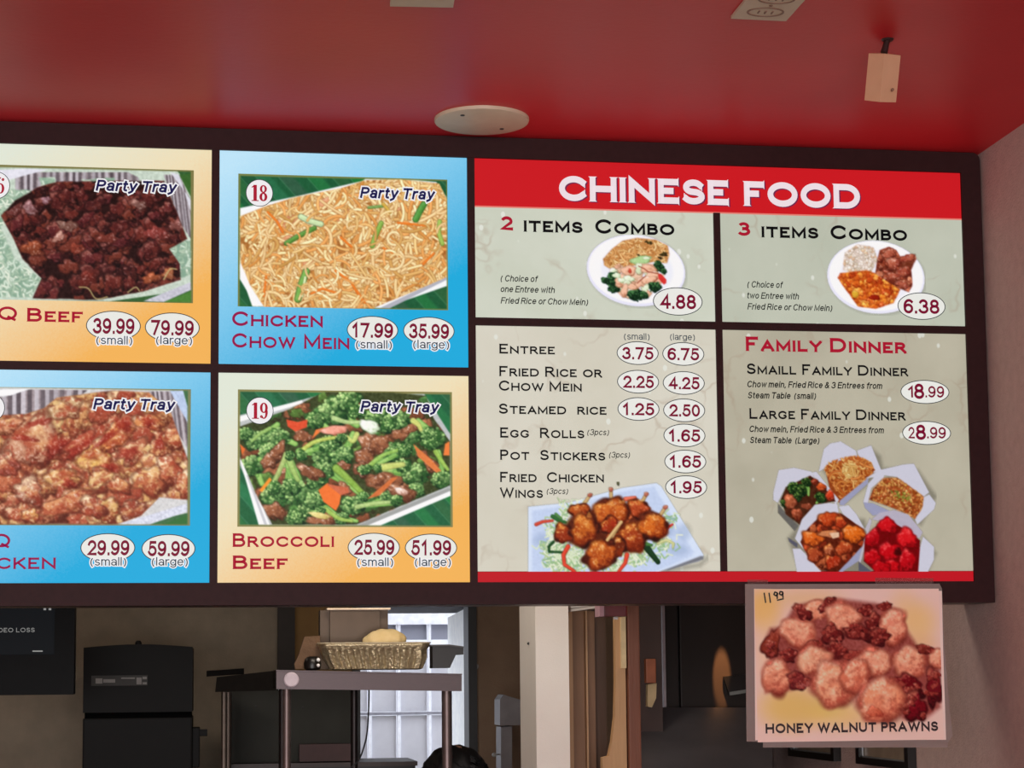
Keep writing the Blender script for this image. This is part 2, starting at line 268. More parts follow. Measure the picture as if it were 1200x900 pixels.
def paint_chick(x0, x1, z0, z1):
    p = Print((x0, x1, z0, z1), (0, 420, 3.215), seed=12, bg=(124, 128, 92))
    inn = [(-900, 92), (708, 122), (706, 624), (-900, 618)]; p.clip(inn)
    p.poly([(-900, 80), (760, 80), (760, 660), (-900, 660)], (70, 110, 74), tex=14); p.poly([(-900, 100), (640, 110), (706, 260), (706, 580), (500, 630), (-900, 630)], (200, 200, 200), tex=24)
    foil(p, [(15, 145), (110, 118), (330, 120), (280, 160), (150, 200), (40, 215), (-900, 215), (-900, 145)], 1, 60); foil(p, [(560, 125), (660, 125), (706, 230), (706, 340), (640, 230)], 2, 16, 26)
    p.clip(inn); p.poly([(-900, 130), (0, 118), (110, 115), (40, 140), (-900, 170)], (236, 240, 246), tex=6); p.poly([(640, 122), (690, 122), (706, 180), (706, 240)], (180, 196, 222), tex=24); p.poly([(440, 625), (706, 545), (706, 575), (560, 625)], (205, 208, 222), tex=34); p.poly([(610, 625), (706, 588), (706, 626)], (60, 110, 60))
    p.clip(None)
    reg = [(-900, 210), (20, 215), (100, 210), (165, 190), (215, 150), (290, 140), (420, 122), (560, 130), (640, 200), (706, 380), (706, 530), (600, 520), (530, 590), (440, 622), (-900, 620)]
    p.poly(reg, (92, 42, 30), soft=3, tex=20)
    p.chunks(reg, 420, [(208, 164, 108), (198, 146, 98), (186, 110, 78), (214, 180, 126), (166, 84, 62), (194, 132, 100)], (98, 46, 32), 50, patch=(146, 58, 42), pa=.5, wob=.3, spec=.3, hi=(240, 210, 168), rim=.4)
    p.clip(reg)
    for x, y, a, b, g, c in ((125, 320, 105, 95, 20, (196, 146, 118)), (250, 190, 62, 44, -10, (200, 168, 128)), (360, 370, 78, 60, -35, (222, 178, 104)), (300, 320, 60, 36, -40, (196, 112, 88)), (440, 290, 66, 44, -30, (216, 142, 84)), (560, 240, 60, 30, 20, (208, 140, 90)), (500, 350, 60, 40, -35, (212, 170, 130)), (650, 300, 46, 40, 20, (212, 150, 100)), (560, 460, 66, 52, -20, (212, 166, 112)), (640, 420, 46, 60, -30, (196, 118, 84)), (240, 450, 66, 40, 10, (206, 160, 104)), (380, 450, 54, 36, 0, (216, 178, 124)), (450, 480, 44, 32, 30, (190, 120, 80)), (240, 545, 100, 36, -20, (206, 142, 100)), (110, 500, 60, 48, 30, (190, 150, 128)), (80, 580, 50, 36, 0, (170, 96, 70)), (400, 570, 56, 48, -10, (200, 160, 100)), (350, 560, 50, 40, 30, (158, 92, 70)), (500, 570, 60, 32, -30, (140, 84, 66)), (30, 400, 50, 40, 30, (170, 92, 78)), (600, 340, 40, 30, 0, (206, 150, 104)), (690, 470, 30, 50, 0, (204, 140, 100)), (30, 250, 50, 32, -20, (206, 146, 110)), (115, 590, 34, 26, 0, (208, 150, 90))):
        p.blob(x, y, a, b, c, (104, 46, 32), (240, 214, 176), ang=g, wob=.3, tex=24, patch=(150, 60, 42), pa=.6, spec=.3, rim=.6)
        for j in range(5): u_ = p.rs.rand(2) * 1.1 - .55; p.blob(x + u_[0] * a, y + u_[1] * b, a * .34, b * .28, (228, 186, 130) if j % 2 else (170, 80, 54), (130, 60, 40), (244, 218, 176), ang=g + p.rs.randn() * 30, wob=.4, a=.55, rim=.2, soft=.5, spec=.3)
    for x, y, a, b, g in ((468, 248, 34, 26, 0), (300, 335, 50, 18, -40), (210, 330, 30, 44, 10), (400, 300, 50, 14, -40), (485, 358, 40, 22, -30), (150, 240, 40, 14, -20), (260, 470, 24, 20, 0), (560, 240, 30, 14, 10), (420, 410, 40, 12, 20), (600, 320, 14, 30, 0), (90, 300, 40, 12, 10)):
        p.blob(x, y, a, b, (142, 40, 30), (92, 26, 20), (190, 84, 60), ang=g, wob=.4, tex=20, a=.75, rim=.1, soft=.4, spec=.3)
    for q in ([(0, 345), (60, 410), (150, 440), (230, 400)], [(95, 440), (190, 480), (210, 500)], [(240, 400), (290, 430), (380, 420)], [(330, 505), (440, 500), (540, 530)], [(440, 380), (470, 440), (500, 500)], [(225, 150), (270, 180), (310, 200)], [(500, 230), (560, 190), (620, 220)], [(600, 260), (640, 330), (706, 400)]):
        p.stroke(bezz(q), 17, (92, 40, 30), a=.28, hi=6, taper=.5)
    p.clip(None); return p
def paint_plate2():
    p = Print([(40, 30), (890, 655)], (680, 270, 7.059), seed=21, alpha=True, bg=(120, 120, 110))
    p.ell(470, 345, 418, 300, (110, 108, 108), 8, a=.35, soft=7); p.ell(460, 334, 412, 298, (222, 222, 240), 8); p.ell(462, 326, 395, 280, (238, 238, 252), 8); p.ell(468, 330, 300, 215, (228, 230, 244), 8, soft=6)
    reg = [(200, 290), (190, 240), (260, 160), (350, 90), (470, 65), (620, 80), (720, 130), (735, 200), (715, 270), (600, 260), (400, 300), (240, 315)]
    p.poly(reg, (168, 110, 60), soft=4, tex=30); p.noodles(reg, 420, [(232, 190, 130), (222, 170, 110), (240, 206, 152), (204, 146, 88)], (140, 90, 50), L=85, wd=16, curl=2.0, seed=3)
    for x, y, r in ((575, 105, 22), (690, 200, 30), (660, 230, 18), (480, 205, 12), (545, 95, 14)): p.blob(x, y, r, r * .7, (70, 56, 30), (40, 30, 20), (110, 120, 60), wob=.3)
    p.blob(500, 248, 95, 38, (176, 208, 150), (120, 165, 100), (210, 230, 186), ang=-14, wob=.15)
    p.chunks([(240, 320), (330, 270), (600, 280), (700, 360), (680, 430), (560, 560), (360, 570), (240, 440)], 40, [(230, 196, 170), (206, 220, 186), (226, 176, 150)], (160, 120, 90), 50)
    for f in ((270, 380, 46), (275, 480, 52), (255, 430, 44), (205, 415, 34), (465, 540, 62), (430, 530, 44), (525, 540, 40), (615, 470, 56), (655, 310, 42), (640, 280, 34), (690, 340, 28)): p.floret(*f, None, (20, 52, 32), (40, 88, 52), (110, 160, 100), n=45)
    for x, y, a, b, g in ((400, 335, 62, 50, 0), (330, 420, 44, 60, 30), (560, 320, 66, 40, 10), (590, 380, 60, 36, -20), (500, 430, 60, 36, -40), (365, 500, 30, 58, 10), (430, 470, 44, 26, 0), (560, 410, 70, 34, -10)): p.blob(x, y, a, b, (234, 188, 160), (180, 120, 90), (250, 224, 206), ang=g, wob=.2, tex=14)
    for x, y, a, b, g in ((300, 375, 34, 26, 0), (400, 400, 46, 26, 10), (340, 415, 30, 24, 0), (540, 480, 34, 24, -20), (545, 230, 30, 14, 0)): p.blob(x, y, a, b, (222, 232, 206), (160, 190, 140), (244, 248, 236), ang=g, wob=.2, tex=10)
    p.poly([(642, 365), (665, 360), (712, 410), (710, 440), (690, 452), (645, 400)], (206, 60, 56), tex=12); p.blob(410, 338, 16, 22, (190, 80, 60), (150, 60, 40))
    for q in ([(480, 298), (530, 320), (560, 345), (640, 360)], [(470, 440), (540, 380)], [(640, 400), (610, 430)]): p.stroke(q, 7, (140, 60, 44), hi=6)
    return p
def paint_plate3():
    p = Print([(492, 388), (952, 740)], (840, 180, 3.871), seed=22, alpha=True, bg=(120, 120, 110))
    p.ell(728, 570, 224, 168, (110, 106, 100), 6, a=.35, soft=6); p.ell(721, 562, 223, 167, (224, 224, 240), 7); p.ell(722, 557, 213, 158, (240, 240, 252), 7); p.ell(722, 560, 165, 122, (230, 230, 244), 7, soft=5)
    reg = [(570, 530), (580, 450), (640, 412), (710, 425), (728, 480), (700, 540), (640, 548)]; p.poly(reg, (214, 198, 186), soft=3, tex=24)
    p.chunks(reg, 160, [(228, 214, 200), (236, 224, 214), (210, 196, 176), (216, 180, 150)], (170, 150, 130), 9, tex=14)
    reg = [(548, 565), (560, 545), (680, 530), (760, 560), (830, 620), (800, 680), (720, 705), (640, 695), (600, 640)]; p.poly(reg, (190, 92, 36), soft=3, tex=34)
    p.chunks(reg, 130, [(226, 132, 50), (210, 104, 40), (236, 156, 70), (196, 84, 36), (222, 140, 70)], (150, 50, 20), 18, spec=.2, wob=.3)
    p.blob(627, 640, 17, 20, (214, 170, 60), (170, 110, 40), (236, 200, 110)); p.blob(715, 655, 26, 14, (150, 40, 20), (110, 30, 20))
    reg = [(728, 480), (740, 440), (780, 425), (812, 440), (830, 470), (900, 455), (905, 475), (880, 530), (885, 600), (870, 630), (820, 610), (720, 545)]; p.poly(reg, (120, 62, 44), soft=3, tex=30)
    p.chunks(reg, 90, [(160, 84, 60), (190, 120, 92), (130, 62, 44), (176, 100, 76)], (80, 34, 26), 24, spec=.3, wob=.3, patch=(120, 46, 34))
    for x, y, a, b, g in ((782, 455, 32, 26, 0), (800, 500, 30, 38, 10), (865, 475, 38, 20, -20), (845, 540, 34, 26, -20), (800, 555, 30, 16, 0), (840, 595, 40, 14, 15)): p.blob(x, y, a, b, (178, 98, 76), (100, 44, 34), (222, 170, 150), ang=g, wob=.25, tex=20, patch=(130, 50, 40), spec=.3)
    return p
def paint_wings():
    p = Print([(30, 20), (1150, 572)], (610, 560, 5.217), seed=31, alpha=True, bg=(110, 110, 100))
    p.poly([(860, 545), (1090, 520), (1145, 470), (1150, 500), (1100, 545), (900, 585)], (110, 104, 92), soft=8, a=.5)
    p.poly([(45, 590), (45, 175), (300, 150), (620, 60), (830, 30), (860, 50), (1120, 470), (1118, 492), (1090, 512), (840, 575), (800, 595)], (206, 218, 238), soft=2, tex=4)
    p.poly([(70, 600), (70, 200), (330, 165), (640, 80), (815, 55), (1060, 455), (1040, 480), (760, 600)], (190, 204, 230), soft=5, tex=8); p.poly([(1100, 478), (1122, 478), (1118, 500), (900, 570), (860, 570)], (120, 122, 130), soft=3)
    for x, y, rx, ry in ((1000, 330, 40, 50), (960, 440, 60, 34), (900, 300, 40, 60), (130, 380, 50, 40)): p.ell(x, y, rx, ry, (150, 168, 198), 0, a=.5, soft=12)
    r = p.rs
    for cx, cy, rr, n in ((250, 300, 70, 60), (200, 420, 70, 60), (320, 500, 90, 120), (240, 520, 70, 60), (700, 470, 70, 60), (860, 400, 80, 50), (330, 190, 60, 40), (550, 540, 90, 60), (900, 260, 40, 16)):
        for i in range(n):
            x, y = cx + r.randn() * rr * .6, cy + r.randn() * rr * .45; a = r.rand() * 6.3; c = np.array([(214, 226, 196), (176, 200, 150), (228, 234, 210), (150, 186, 140)][r.randint(4)])
            p.stroke([(x, y), (x + 30 * math.cos(a), y + 30 * math.sin(a)), (x + 46 * math.cos(a + .9), y + 46 * math.sin(a + .9))], 8, c, edge=tuple(c * .85), hi=10)
    for q, w, c in (([(95, 285), (135, 268), (195, 262)], 24, (206, 84, 66)), ([(195, 235), (235, 262), (275, 272)], 26, (56, 108, 58)), ([(215, 222), (250, 250)], 20, (90, 140, 80)), ([(200, 392), (172, 420), (175, 452), (265, 455)], 20, (40, 84, 46)), ([(290, 420), (262, 470), (268, 530), (330, 572)], 30, (214, 78, 56)), ([(650, 470), (640, 520), (600, 572)], 30, (214, 78, 56)), ([(770, 425), (800, 465), (840, 515)], 44, (34, 66, 40)), ([(750, 400), (800, 412)], 26, (80, 126, 70)), ([(890, 322), (905, 300), (928, 285)], 20, (206, 60, 56)), ([(840, 400), (890, 380), (935, 400), (930, 425)], 20, (206, 206, 150)), ([(885, 245), (940, 250)], 16, (150, 190, 170)), ([(640, 130), (700, 120)], 30, (226, 120, 96))):
        p.stroke(q, w, c, edge=tuple(np.array(c) * .7), hi=22, tex=10, taper=.3)
    def leg(x, y, a, b, g, c, bone=None):
        if bone: p.stroke([(x, y), bone], 24, (196, 168, 120), edge=(120, 84, 54), hi=24, tex=14); p.blob(bone[0], bone[1], 17, 15, (176, 104, 84), (96, 56, 44), (220, 180, 160))
        p.blob(x, y, a * 1.06, b * 1.06, (80, 30, 14), (50, 18, 10), ang=g, wob=.2); p.blob(x, y, a, b, c, (112, 40, 14), (232, 160, 84), ang=g, wob=.22, tex=30, patch=(150, 60, 24), pa=.5, spec=.22, rim=.75)
    p.poly([(320, 220), (480, 180), (780, 200), (800, 340), (720, 430), (560, 470), (300, 400), (240, 340)], (92, 40, 20), soft=8, tex=24)
    p.chunks([(320, 240), (760, 220), (760, 400), (300, 400)], 22, [(150, 70, 34), (120, 52, 26)], (60, 22, 12), 40, spec=.15)
    leg(360, 200, 62, 46, 10, (176, 88, 40), (425, 105)); leg(555, 215, 105, 100, 0, (196, 104, 46), (552, 70)); leg(720, 190, 66, 60, 20, (184, 84, 48), (768, 100)); leg(545, 290, 60, 50, 0, (160, 54, 28)); leg(262, 340, 56, 62, 0, (150, 58, 28)); leg(385, 320, 88, 92, 15, (186, 98, 40)); leg(690, 360, 86, 92, -10, (160, 68, 34)); leg(810, 295, 88, 86, 0, (202, 106, 40), (885, 180)); leg(600, 420, 40, 60, 0, (110, 44, 20)); leg(490, 470, 108, 84, -20, (188, 96, 40), (610, 275))
    p.stroke([(530, 380), (575, 320), (615, 270)], 22, (210, 180, 128), edge=(140, 96, 60), hi=24); p.blob(596, 35, 10, 16, (96, 96, 70), (60, 60, 40))
    for x, y, rr in ((410, 290, 26), (350, 350, 20), (560, 170, 30), (620, 150, 22), (500, 430, 30), (460, 520, 24), (830, 250, 30), (790, 340, 20), (680, 370, 26), (420, 230, 20), (730, 150, 22)): p.blob(x, y, rr, rr * .7, (222, 150, 76), (160, 70, 30), (250, 210, 150), ang=r.rand() * 90, wob=.35, a=.6, rim=.2, soft=.4, spec=.3)
    p.clip(None); return p
def paint_boxes():
    p = Print([(20, 35), (1060, 846)], (900, 510, 5.295), seed=41, alpha=True, bg=(110, 104, 90))
    W, S, D = (206, 206, 220), (160, 162, 190), (96, 96, 110)
    for q in ([(330, 210), (640, 75), (700, 130), (720, 230), (480, 420)], [(700, 200), (930, 210), (1050, 380), (950, 560), (900, 540)], [(100, 440), (160, 590), (120, 640), (200, 860), (700, 860), (600, 520)], [(960, 620), (1045, 730), (990, 850), (900, 850)]): p.poly(q, (70, 64, 54), soft=9, a=.55)
    # noodle box
    p.poly([(312, 230), (345, 85), (385, 50), (450, 38), (545, 95), (560, 145), (360, 200)], W, tex=3); p.poly([(550, 95), (640, 62), (702, 215), (640, 240), (560, 130)], W, tex=3); p.poly([(350, 200), (560, 130), (665, 215), (440, 420), (380, 330)], (150, 74, 34), tex=20)
    reg = [(345, 215), (375, 165), (480, 135), (560, 125), (640, 170), (665, 225), (620, 265), (500, 370), (450, 400), (420, 340)]; p.noodles(reg, 260, [(214, 140, 74), (226, 168, 100), (190, 104, 48), (234, 190, 120)], (120, 56, 26), L=85, wd=13, curl=2.2, seed=4); p.noodles([(460, 170), (540, 170), (560, 240), (500, 270), (460, 230)], 60, [(236, 206, 140), (224, 180, 110)], (150, 100, 50), L=70, wd=11, curl=1.5)
    p.poly([(445, 405), (625, 260), (620, 300), (470, 435), (440, 432)], S, tex=4)
    # rice box
    p.poly([(600, 270), (690, 215), (840, 180), (905, 175), (1000, 355), (960, 385), (800, 260), (720, 250)], W, tex=3); p.poly([(960, 385), (1000, 365), (1042, 420), (1030, 460), (925, 555), (905, 510)], W, tex=3); p.poly([(620, 300), (690, 220), (722, 235), (720, 262), (640, 330), (620, 420), (588, 415)], W, tex=3); p.poly([(590, 415), (650, 420), (760, 470), (650, 500), (600, 450)], S, tex=4)
    reg = [(625, 400), (650, 330), (720, 262), (800, 262), (870, 310), (965, 380), (955, 450), (910, 520), (830, 475), (740, 440)]; p.poly(reg, (160, 84, 40), soft=2, tex=20); p.chunks(reg, 700, [(210, 138, 80), (190, 112, 60), (226, 164, 104), (170, 84, 44), (206, 150, 80)], (110, 50, 24), 11, asp=.5, tex=10); p.chunks([(750, 340), (880, 350), (890, 420), (800, 400)], 40, [(140, 140, 60), (170, 160, 80)], (90, 80, 30), 9)
    # broccoli box
    p.poly([(60, 420), (30, 400), (32, 350), (65, 215), (160, 200), (270, 225), (300, 300), (110, 320)], W, tex=3); p.poly([(270, 230), (300, 225), (440, 400), (420, 430), (300, 290)], W, tex=3); p.poly([(60, 420), (100, 470), (190, 560), (165, 595), (60, 480)], (110, 108, 104), tex=6); p.poly([(75, 400), (110, 320), (260, 250), (320, 290), (420, 410), (300, 430), (200, 560), (110, 490)], (80, 44, 26), tex=22)
    for f in ((160, 330, 46, None), (215, 340, 44, None), (180, 385, 34, None), (240, 290, 34, (250, 370)), (320, 380, 34, (300, 420)), (335, 400, 26, None), (100, 420, 30, None)): p.floret(*f, (20, 46, 20), (46, 84, 34), (120, 150, 76), n=45)
    for x, y, a, b, c in ((138, 412, 44, 48, (172, 96, 66)), (180, 490, 40, 38, (150, 76, 50)), (240, 440, 36, 22, (140, 72, 50)), (330, 320, 34, 26, (206, 92, 44)), (385, 375, 30, 36, (206, 70, 40)), (290, 290, 24, 24, (120, 46, 26))): p.blob(x, y, a, b, c, (90, 36, 22), None, wob=.18, tex=20, spec=.2)
    # orange chicken box
    p.poly([(165, 640), (210, 520), (290, 430), (330, 425), (375, 418), (430, 425), (440, 480), (300, 520), (240, 640), (230, 720)], W, tex=3); p.poly([(435, 440), (500, 432), (550, 490), (600, 580), (580, 600), (470, 500)], W, tex=3); p.poly([(150, 700), (200, 700), (330, 840), (320, 860), (180, 860)], W, tex=3); p.poly([(600, 600), (600, 650), (560, 780), (440, 860), (420, 850)], S, tex=5); p.poly([(120, 630), (185, 670), (180, 700), (130, 660)], D)
    reg = [(200, 660), (230, 600), (320, 500), (450, 480), (560, 560), (600, 590), (590, 680), (430, 850), (330, 840), (250, 760)]; p.poly(reg, (96, 38, 20), tex=20); p.chunks(reg, 50, [(160, 66, 34), (130, 48, 26), (180, 96, 60)], (70, 24, 14), 34)
    for x, y, a, b, c in ((375, 520, 66, 56, (190, 74, 34)), (275, 640, 74, 52, (216, 106, 40)), (530, 610, 78, 66, (222, 112, 36)), (450, 540, 40, 40, (180, 66, 34)), (290, 740, 52, 54, (170, 76, 44)), (470, 700, 60, 50, (182, 80, 44)), (400, 780, 50, 60, (176, 60, 32)), (380, 610, 70, 28, (200, 130, 90)), (380, 710, 40, 40, (180, 100, 66))): p.blob(x, y, a, b, c, (96, 34, 16), (240, 150, 84), wob=.2, tex=24, spec=.2, rim=.7)
    p.poly([(380, 605), (440, 600), (440, 630), (400, 640)], (226, 190, 160), tex=14)
    # red chicken box
    p.poly([(640, 520), (690, 480), (780, 462), (870, 490), (960, 600), (940, 640), (720, 540)], (186, 180, 196), tex=4); p.poly([(575, 790), (560, 780), (610, 600), (600, 580), (630, 510), (645, 530), (620, 620)], (190, 186, 196)); p.poly([(960, 625), (1030, 690), (1030, 770), (985, 860), (915, 860), (940, 700)], W, tex=3); p.poly([(560, 780), (640, 840), (640, 860), (560, 840)], D)
    reg = [(600, 640), (680, 545), (740, 520), (880, 600), (945, 650), (930, 860), (680, 860), (590, 780)]; p.poly(reg, (120, 10, 18), tex=14)
    for x, y, a, b, c in ((740, 560, 66, 54, (206, 26, 36)), (860, 640, 76, 66, (214, 32, 40)), (650, 640, 56, 60, (180, 18, 30)), (760, 720, 80, 66, (196, 16, 30)), (650, 760, 60, 60, (190, 14, 28)), (860, 780, 60, 80, (190, 18, 32)), (760, 820, 70, 50, (202, 20, 32)), (700, 820, 60, 50, (190, 18, 30))): p.blob(x, y, a, b, c, (118, 6, 16), (240, 84, 84), wob=.2, tex=16, rim=.6, spec=.08)
    p.blob(805, 720, 24, 30, (76, 8, 12), (50, 6, 8), rim=.1, soft=.4)
    p.clip(None); return p
def paint_prawns(yp):
    p = Print([(84, 72), (866, 694)], (860, 670, 3.529), y=yp, seed=51, bg=(214, 188, 178))
    def wash(x, y, a, b, c, al, g=0):
        for i in range(5): p.ell(x, y, a * (.5 + .14 * i), b * (.5 + .14 * i), c, g, a=al / 5.5, soft=30)
    for w in ((120, 150, 80, 90, (214, 170, 60), .8), (300, 110, 160, 40, (206, 170, 90), .5), (240, 560, 150, 100, (204, 174, 60), .8), (430, 590, 130, 60, (214, 186, 80), .7), (760, 210, 80, 90, (216, 180, 90), .7), (700, 150, 60, 80, (216, 180, 120), .6), (130, 300, 50, 180, (220, 190, 140), .5), (400, 530, 70, 60, (196, 180, 90), .6), (600, 620, 160, 30, (210, 170, 120), .5), (780, 300, 60, 30, (208, 160, 90), .5)): wash(*w)
    reg = [(120, 300), (150, 235), (200, 230), (250, 140), (420, 110), (580, 130), (660, 150), (700, 220), (760, 310), (830, 330), (852, 400), (852, 560), (790, 610), (700, 610), (600, 470), (300, 470), (230, 490), (130, 500), (160, 380)]
    p.poly(reg, (136, 66, 60), soft=10, tex=26, a=.9)
    def prawn(x, y, a, b, g=0, c=(218, 158, 130)):
        p.blob(x, y, a * 1.05, b * 1.05, (176, 96, 78), (120, 50, 40), ang=g, wob=.16, soft=.2); p.blob(x, y, a, b, c, (170, 84, 68), (240, 200, 172), ang=g, wob=.16, tex=16, patch=(196, 110, 86), pa=.4, rim=.55)
        for i in range(9):
            q = p.rs.rand(2) * 1.3 - .65; p.blob(x + q[0] * a, y + q[1] * b, a * .25, b * .2, (228, 172, 140), (176, 92, 72), (244, 208, 178), ang=p.rs.rand() * 180, wob=.35, a=.55, rim=.3, soft=.4)
    def walnut(x, y, a, b, g=0, c=(112, 38, 36)):
        p.blob(x, y, a, b, c, (60, 16, 20), (176, 100, 84), ang=g, wob=.3, tex=26, rim=.6)
        for i in range(7):
            q = p.rs.rand(2) * 1.5 - .75; t = math.radians(g); xx = x + q[0] * a * math.cos(t) - q[1] * b * math.sin(t); yy = y + q[0] * a * math.sin(t) + q[1] * b * math.cos(t)
            p.blob(xx, yy, a * .26, b * .26, (146, 62, 54), (66, 18, 20), (200, 130, 110), ang=p.rs.rand() * 180, wob=.3, rim=.6, spec=.1)
    walnut(155, 300, 34, 72, 12, (136, 60, 44)); walnut(225, 345, 40, 30, 30); prawn(265, 250, 82, 60, 10); prawn(340, 160, 80, 40, -10, (214, 150, 120)); walnut(285, 170, 46, 26, 30); walnut(385, 140, 46, 24, -25); walnut(405, 120, 20, 16, 0, (84, 32, 28)); prawn(450, 190, 84, 60, 15); walnut(405, 260, 50, 40, 50); walnut(545, 160, 36, 24, 20); walnut(625, 145, 32, 22, -10); prawn(655, 230, 66, 76, 30, (214, 140, 116)); walnut(575, 210, 34, 40, 10); walnut(520, 255, 66, 36, 20); walnut(600, 270, 50, 36, 0); walnut(430, 330, 66, 30, 30); walnut(500, 345, 50, 24, 0, (150, 66, 56)); walnut(320, 310, 60, 20, -20, (130, 56, 44))
    prawn(330, 365, 78, 58, -20, (216, 168, 136)); prawn(580, 375, 76, 60, 0); prawn(725, 375, 78, 62, 10); walnut(790, 320, 46, 18, 10, (120, 50, 40)); prawn(840, 360, 40, 40); prawn(175, 435, 60, 76, 10, (206, 136, 108)); walnut(265, 450, 52, 36, 10, (120, 46, 46)); walnut(285, 468, 34, 16, 0, (160, 90, 84))
    walnut(720, 470, 70, 50, 20, (104, 18, 28)); walnut(825, 480, 40, 76, 0, (112, 26, 36)); walnut(750, 560, 56, 60, 0, (116, 18, 32)); prawn(415, 465, 100, 92, 20, (220, 164, 128)); prawn(500, 430, 66, 70, 30, (206, 124, 96)); prawn(610, 530, 98, 96, 0, (216, 146, 112)); p.blob(580, 580, 34, 26, (188, 90, 66), (140, 50, 40), wob=.3, a=.7)
    p.clip(None); return p
# ---------------------------------------------------------------- materials
def lin(c):
    return tuple(((v / 255) / 12.92 if v <= 10 else (((v / 255) + .055) / 1.055) ** 2.4) for v in c) + (1,)
class NT:
    def __init__(s, m): s.m = m; s.t = m.node_tree; s.n = s.t.nodes
    def add(s, k, **kw):
        o = s.n.new(k)
        for a, b in kw.items(): setattr(o, a, b)
        return o
    def ln(s, a, b): s.t.links.new(a, b)
_mc = {}
def mat(name, col, rough=.6, metal=0, col2=None, sc=30, bump=0, bsc=200, amt=.5, coat=0, stretch=None, spec=None, emit=0, alpha=None):
    if name in _mc: return _mc[name]
    m = bpy.data.materials.new(name); m.use_nodes = True; q = NT(m); b = q.n['Principled BSDF']
    b.inputs['Roughness'].default_value = rough; b.inputs['Metallic'].default_value = metal
    if coat: b.inputs['Coat Weight'].default_value = coat; b.inputs['Coat Roughness'].default_value = .15
    if spec is not None: b.inputs['Specular IOR Level'].default_value = spec
    tc = q.add('ShaderNodeTexCoord'); mp = q.add('ShaderNodeMapping'); q.ln(tc.outputs['Object'], mp.inputs[0])
    if stretch: mp.inputs['Scale'].default_value = stretch
    no = q.add('ShaderNodeTexNoise'); no.inputs['Scale'].default_value = sc; no.inputs['Detail'].default_value = 6; q.ln(mp.outputs[0], no.inputs['Vector'])
    cr = q.add('ShaderNodeValToRGB'); cr.color_ramp.elements[0].position = .5 - amt / 2; cr.color_ramp.elements[1].position = .5 + amt / 2
    c2 = col2 if col2 is not None else tuple(min(255, v * 1.12 + 3) for v in col)
    cr.color_ramp.elements[0].color = lin(col); cr.color_ramp.elements[1].color = lin(c2)
    q.ln(no.outputs['Fac'], cr.inputs[0]); q.ln(cr.outputs[0], b.inputs['Base Color'])
    if bump:
        n2 = q.add('ShaderNodeTexNoise'); n2.inputs['Scale'].default_value = bsc; n2.inputs['Detail'].default_value = 4; q.ln(mp.outputs[0], n2.inputs['Vector'])
        bp = q.add('ShaderNodeBump'); bp.inputs['Strength'].default_value = bump; bp.inputs['Distance'].default_value = .01
        q.ln(n2.outputs['Fac'], bp.inputs['Height']); q.ln(bp.outputs[0], b.inputs['Normal'])
    if emit: q.ln(cr.outputs[0], b.inputs['Emission Color']); b.inputs['Emission Strength'].default_value = emit
    if alpha is not None: b.inputs['Alpha'].default_value = alpha
    _mc[name] = m; return m
def backlit(name, build, strength, rough=.4, spec=.08):
    """translucent print lit from behind: its ink colour both reflects and is what the tubes behind it shine through"""
    if name in _mc: return _mc[name]
    m = bpy.data.materials.new(name); m.use_nodes = True; q = NT(m); b = q.n['Principled BSDF']
    c = build(q); mx = q.add('ShaderNodeMixRGB'); mx.blend_type = 'MULTIPLY'; mx.inputs[0].default_value = 1; mx.inputs[2].default_value = (.16, .16, .16, 1)
    q.ln(c, mx.inputs[1]); q.ln(mx.outputs[0], b.inputs['Base Color']); q.ln(c, b.inputs['Emission Color']); b.inputs['Emission Strength'].default_value = strength
    b.inputs['Roughness'].default_value = rough; b.inputs['Specular IOR Level'].default_value = spec
    _mc[name] = m; return m
def flat(col):
    def f(q):
        r = q.add('ShaderNodeRGB'); r.outputs[0].default_value = lin(col); return r.outputs[0]
    return f
def grad(c1, c2, c3, wx=.6, wz=.75, off=-.12):
    def f(q):
        tc = q.add('ShaderNodeTexCoord'); se = q.add('ShaderNodeSeparateXYZ'); q.ln(tc.outputs['Generated'], se.inputs[0])
        a = q.add('ShaderNodeMath', operation='MULTIPLY'); q.ln(se.outputs['X'], a.inputs[0]); a.inputs[1].default_value = wx
        i = q.add('ShaderNodeMath', operation='MULTIPLY_ADD'); q.ln(se.outputs['Z'], i.inputs[0]); i.inputs[1].default_value = -wz; i.inputs[2].default_value = wz + off
        s = q.add('ShaderNodeMath', operation='ADD'); q.ln(a.outputs[0], s.inputs[0]); q.ln(i.outputs[0], s.inputs[1])
        no = q.add('ShaderNodeTexNoise'); no.inputs['Scale'].default_value = 260; no.inputs['Detail'].default_value = 1; q.ln(tc.outputs['Object'], no.inputs['Vector'])
        s2 = q.add('ShaderNodeMath', operation='MULTIPLY_ADD'); q.ln(no.outputs['Fac'], s2.inputs[0]); s2.inputs[1].default_value = .12; q.ln(s.outputs[0], s2.inputs[2])
        cr = q.add('ShaderNodeValToRGB'); e = cr.color_ramp.elements; e[0].position = .08; e[0].color = lin(c1); e[1].position = 1.0; e[1].color = lin(c3); k = e.new(.52); k.color = lin(c2)
        q.ln(s2.outputs[0], cr.inputs[0]); return cr.outputs[0]
    return f
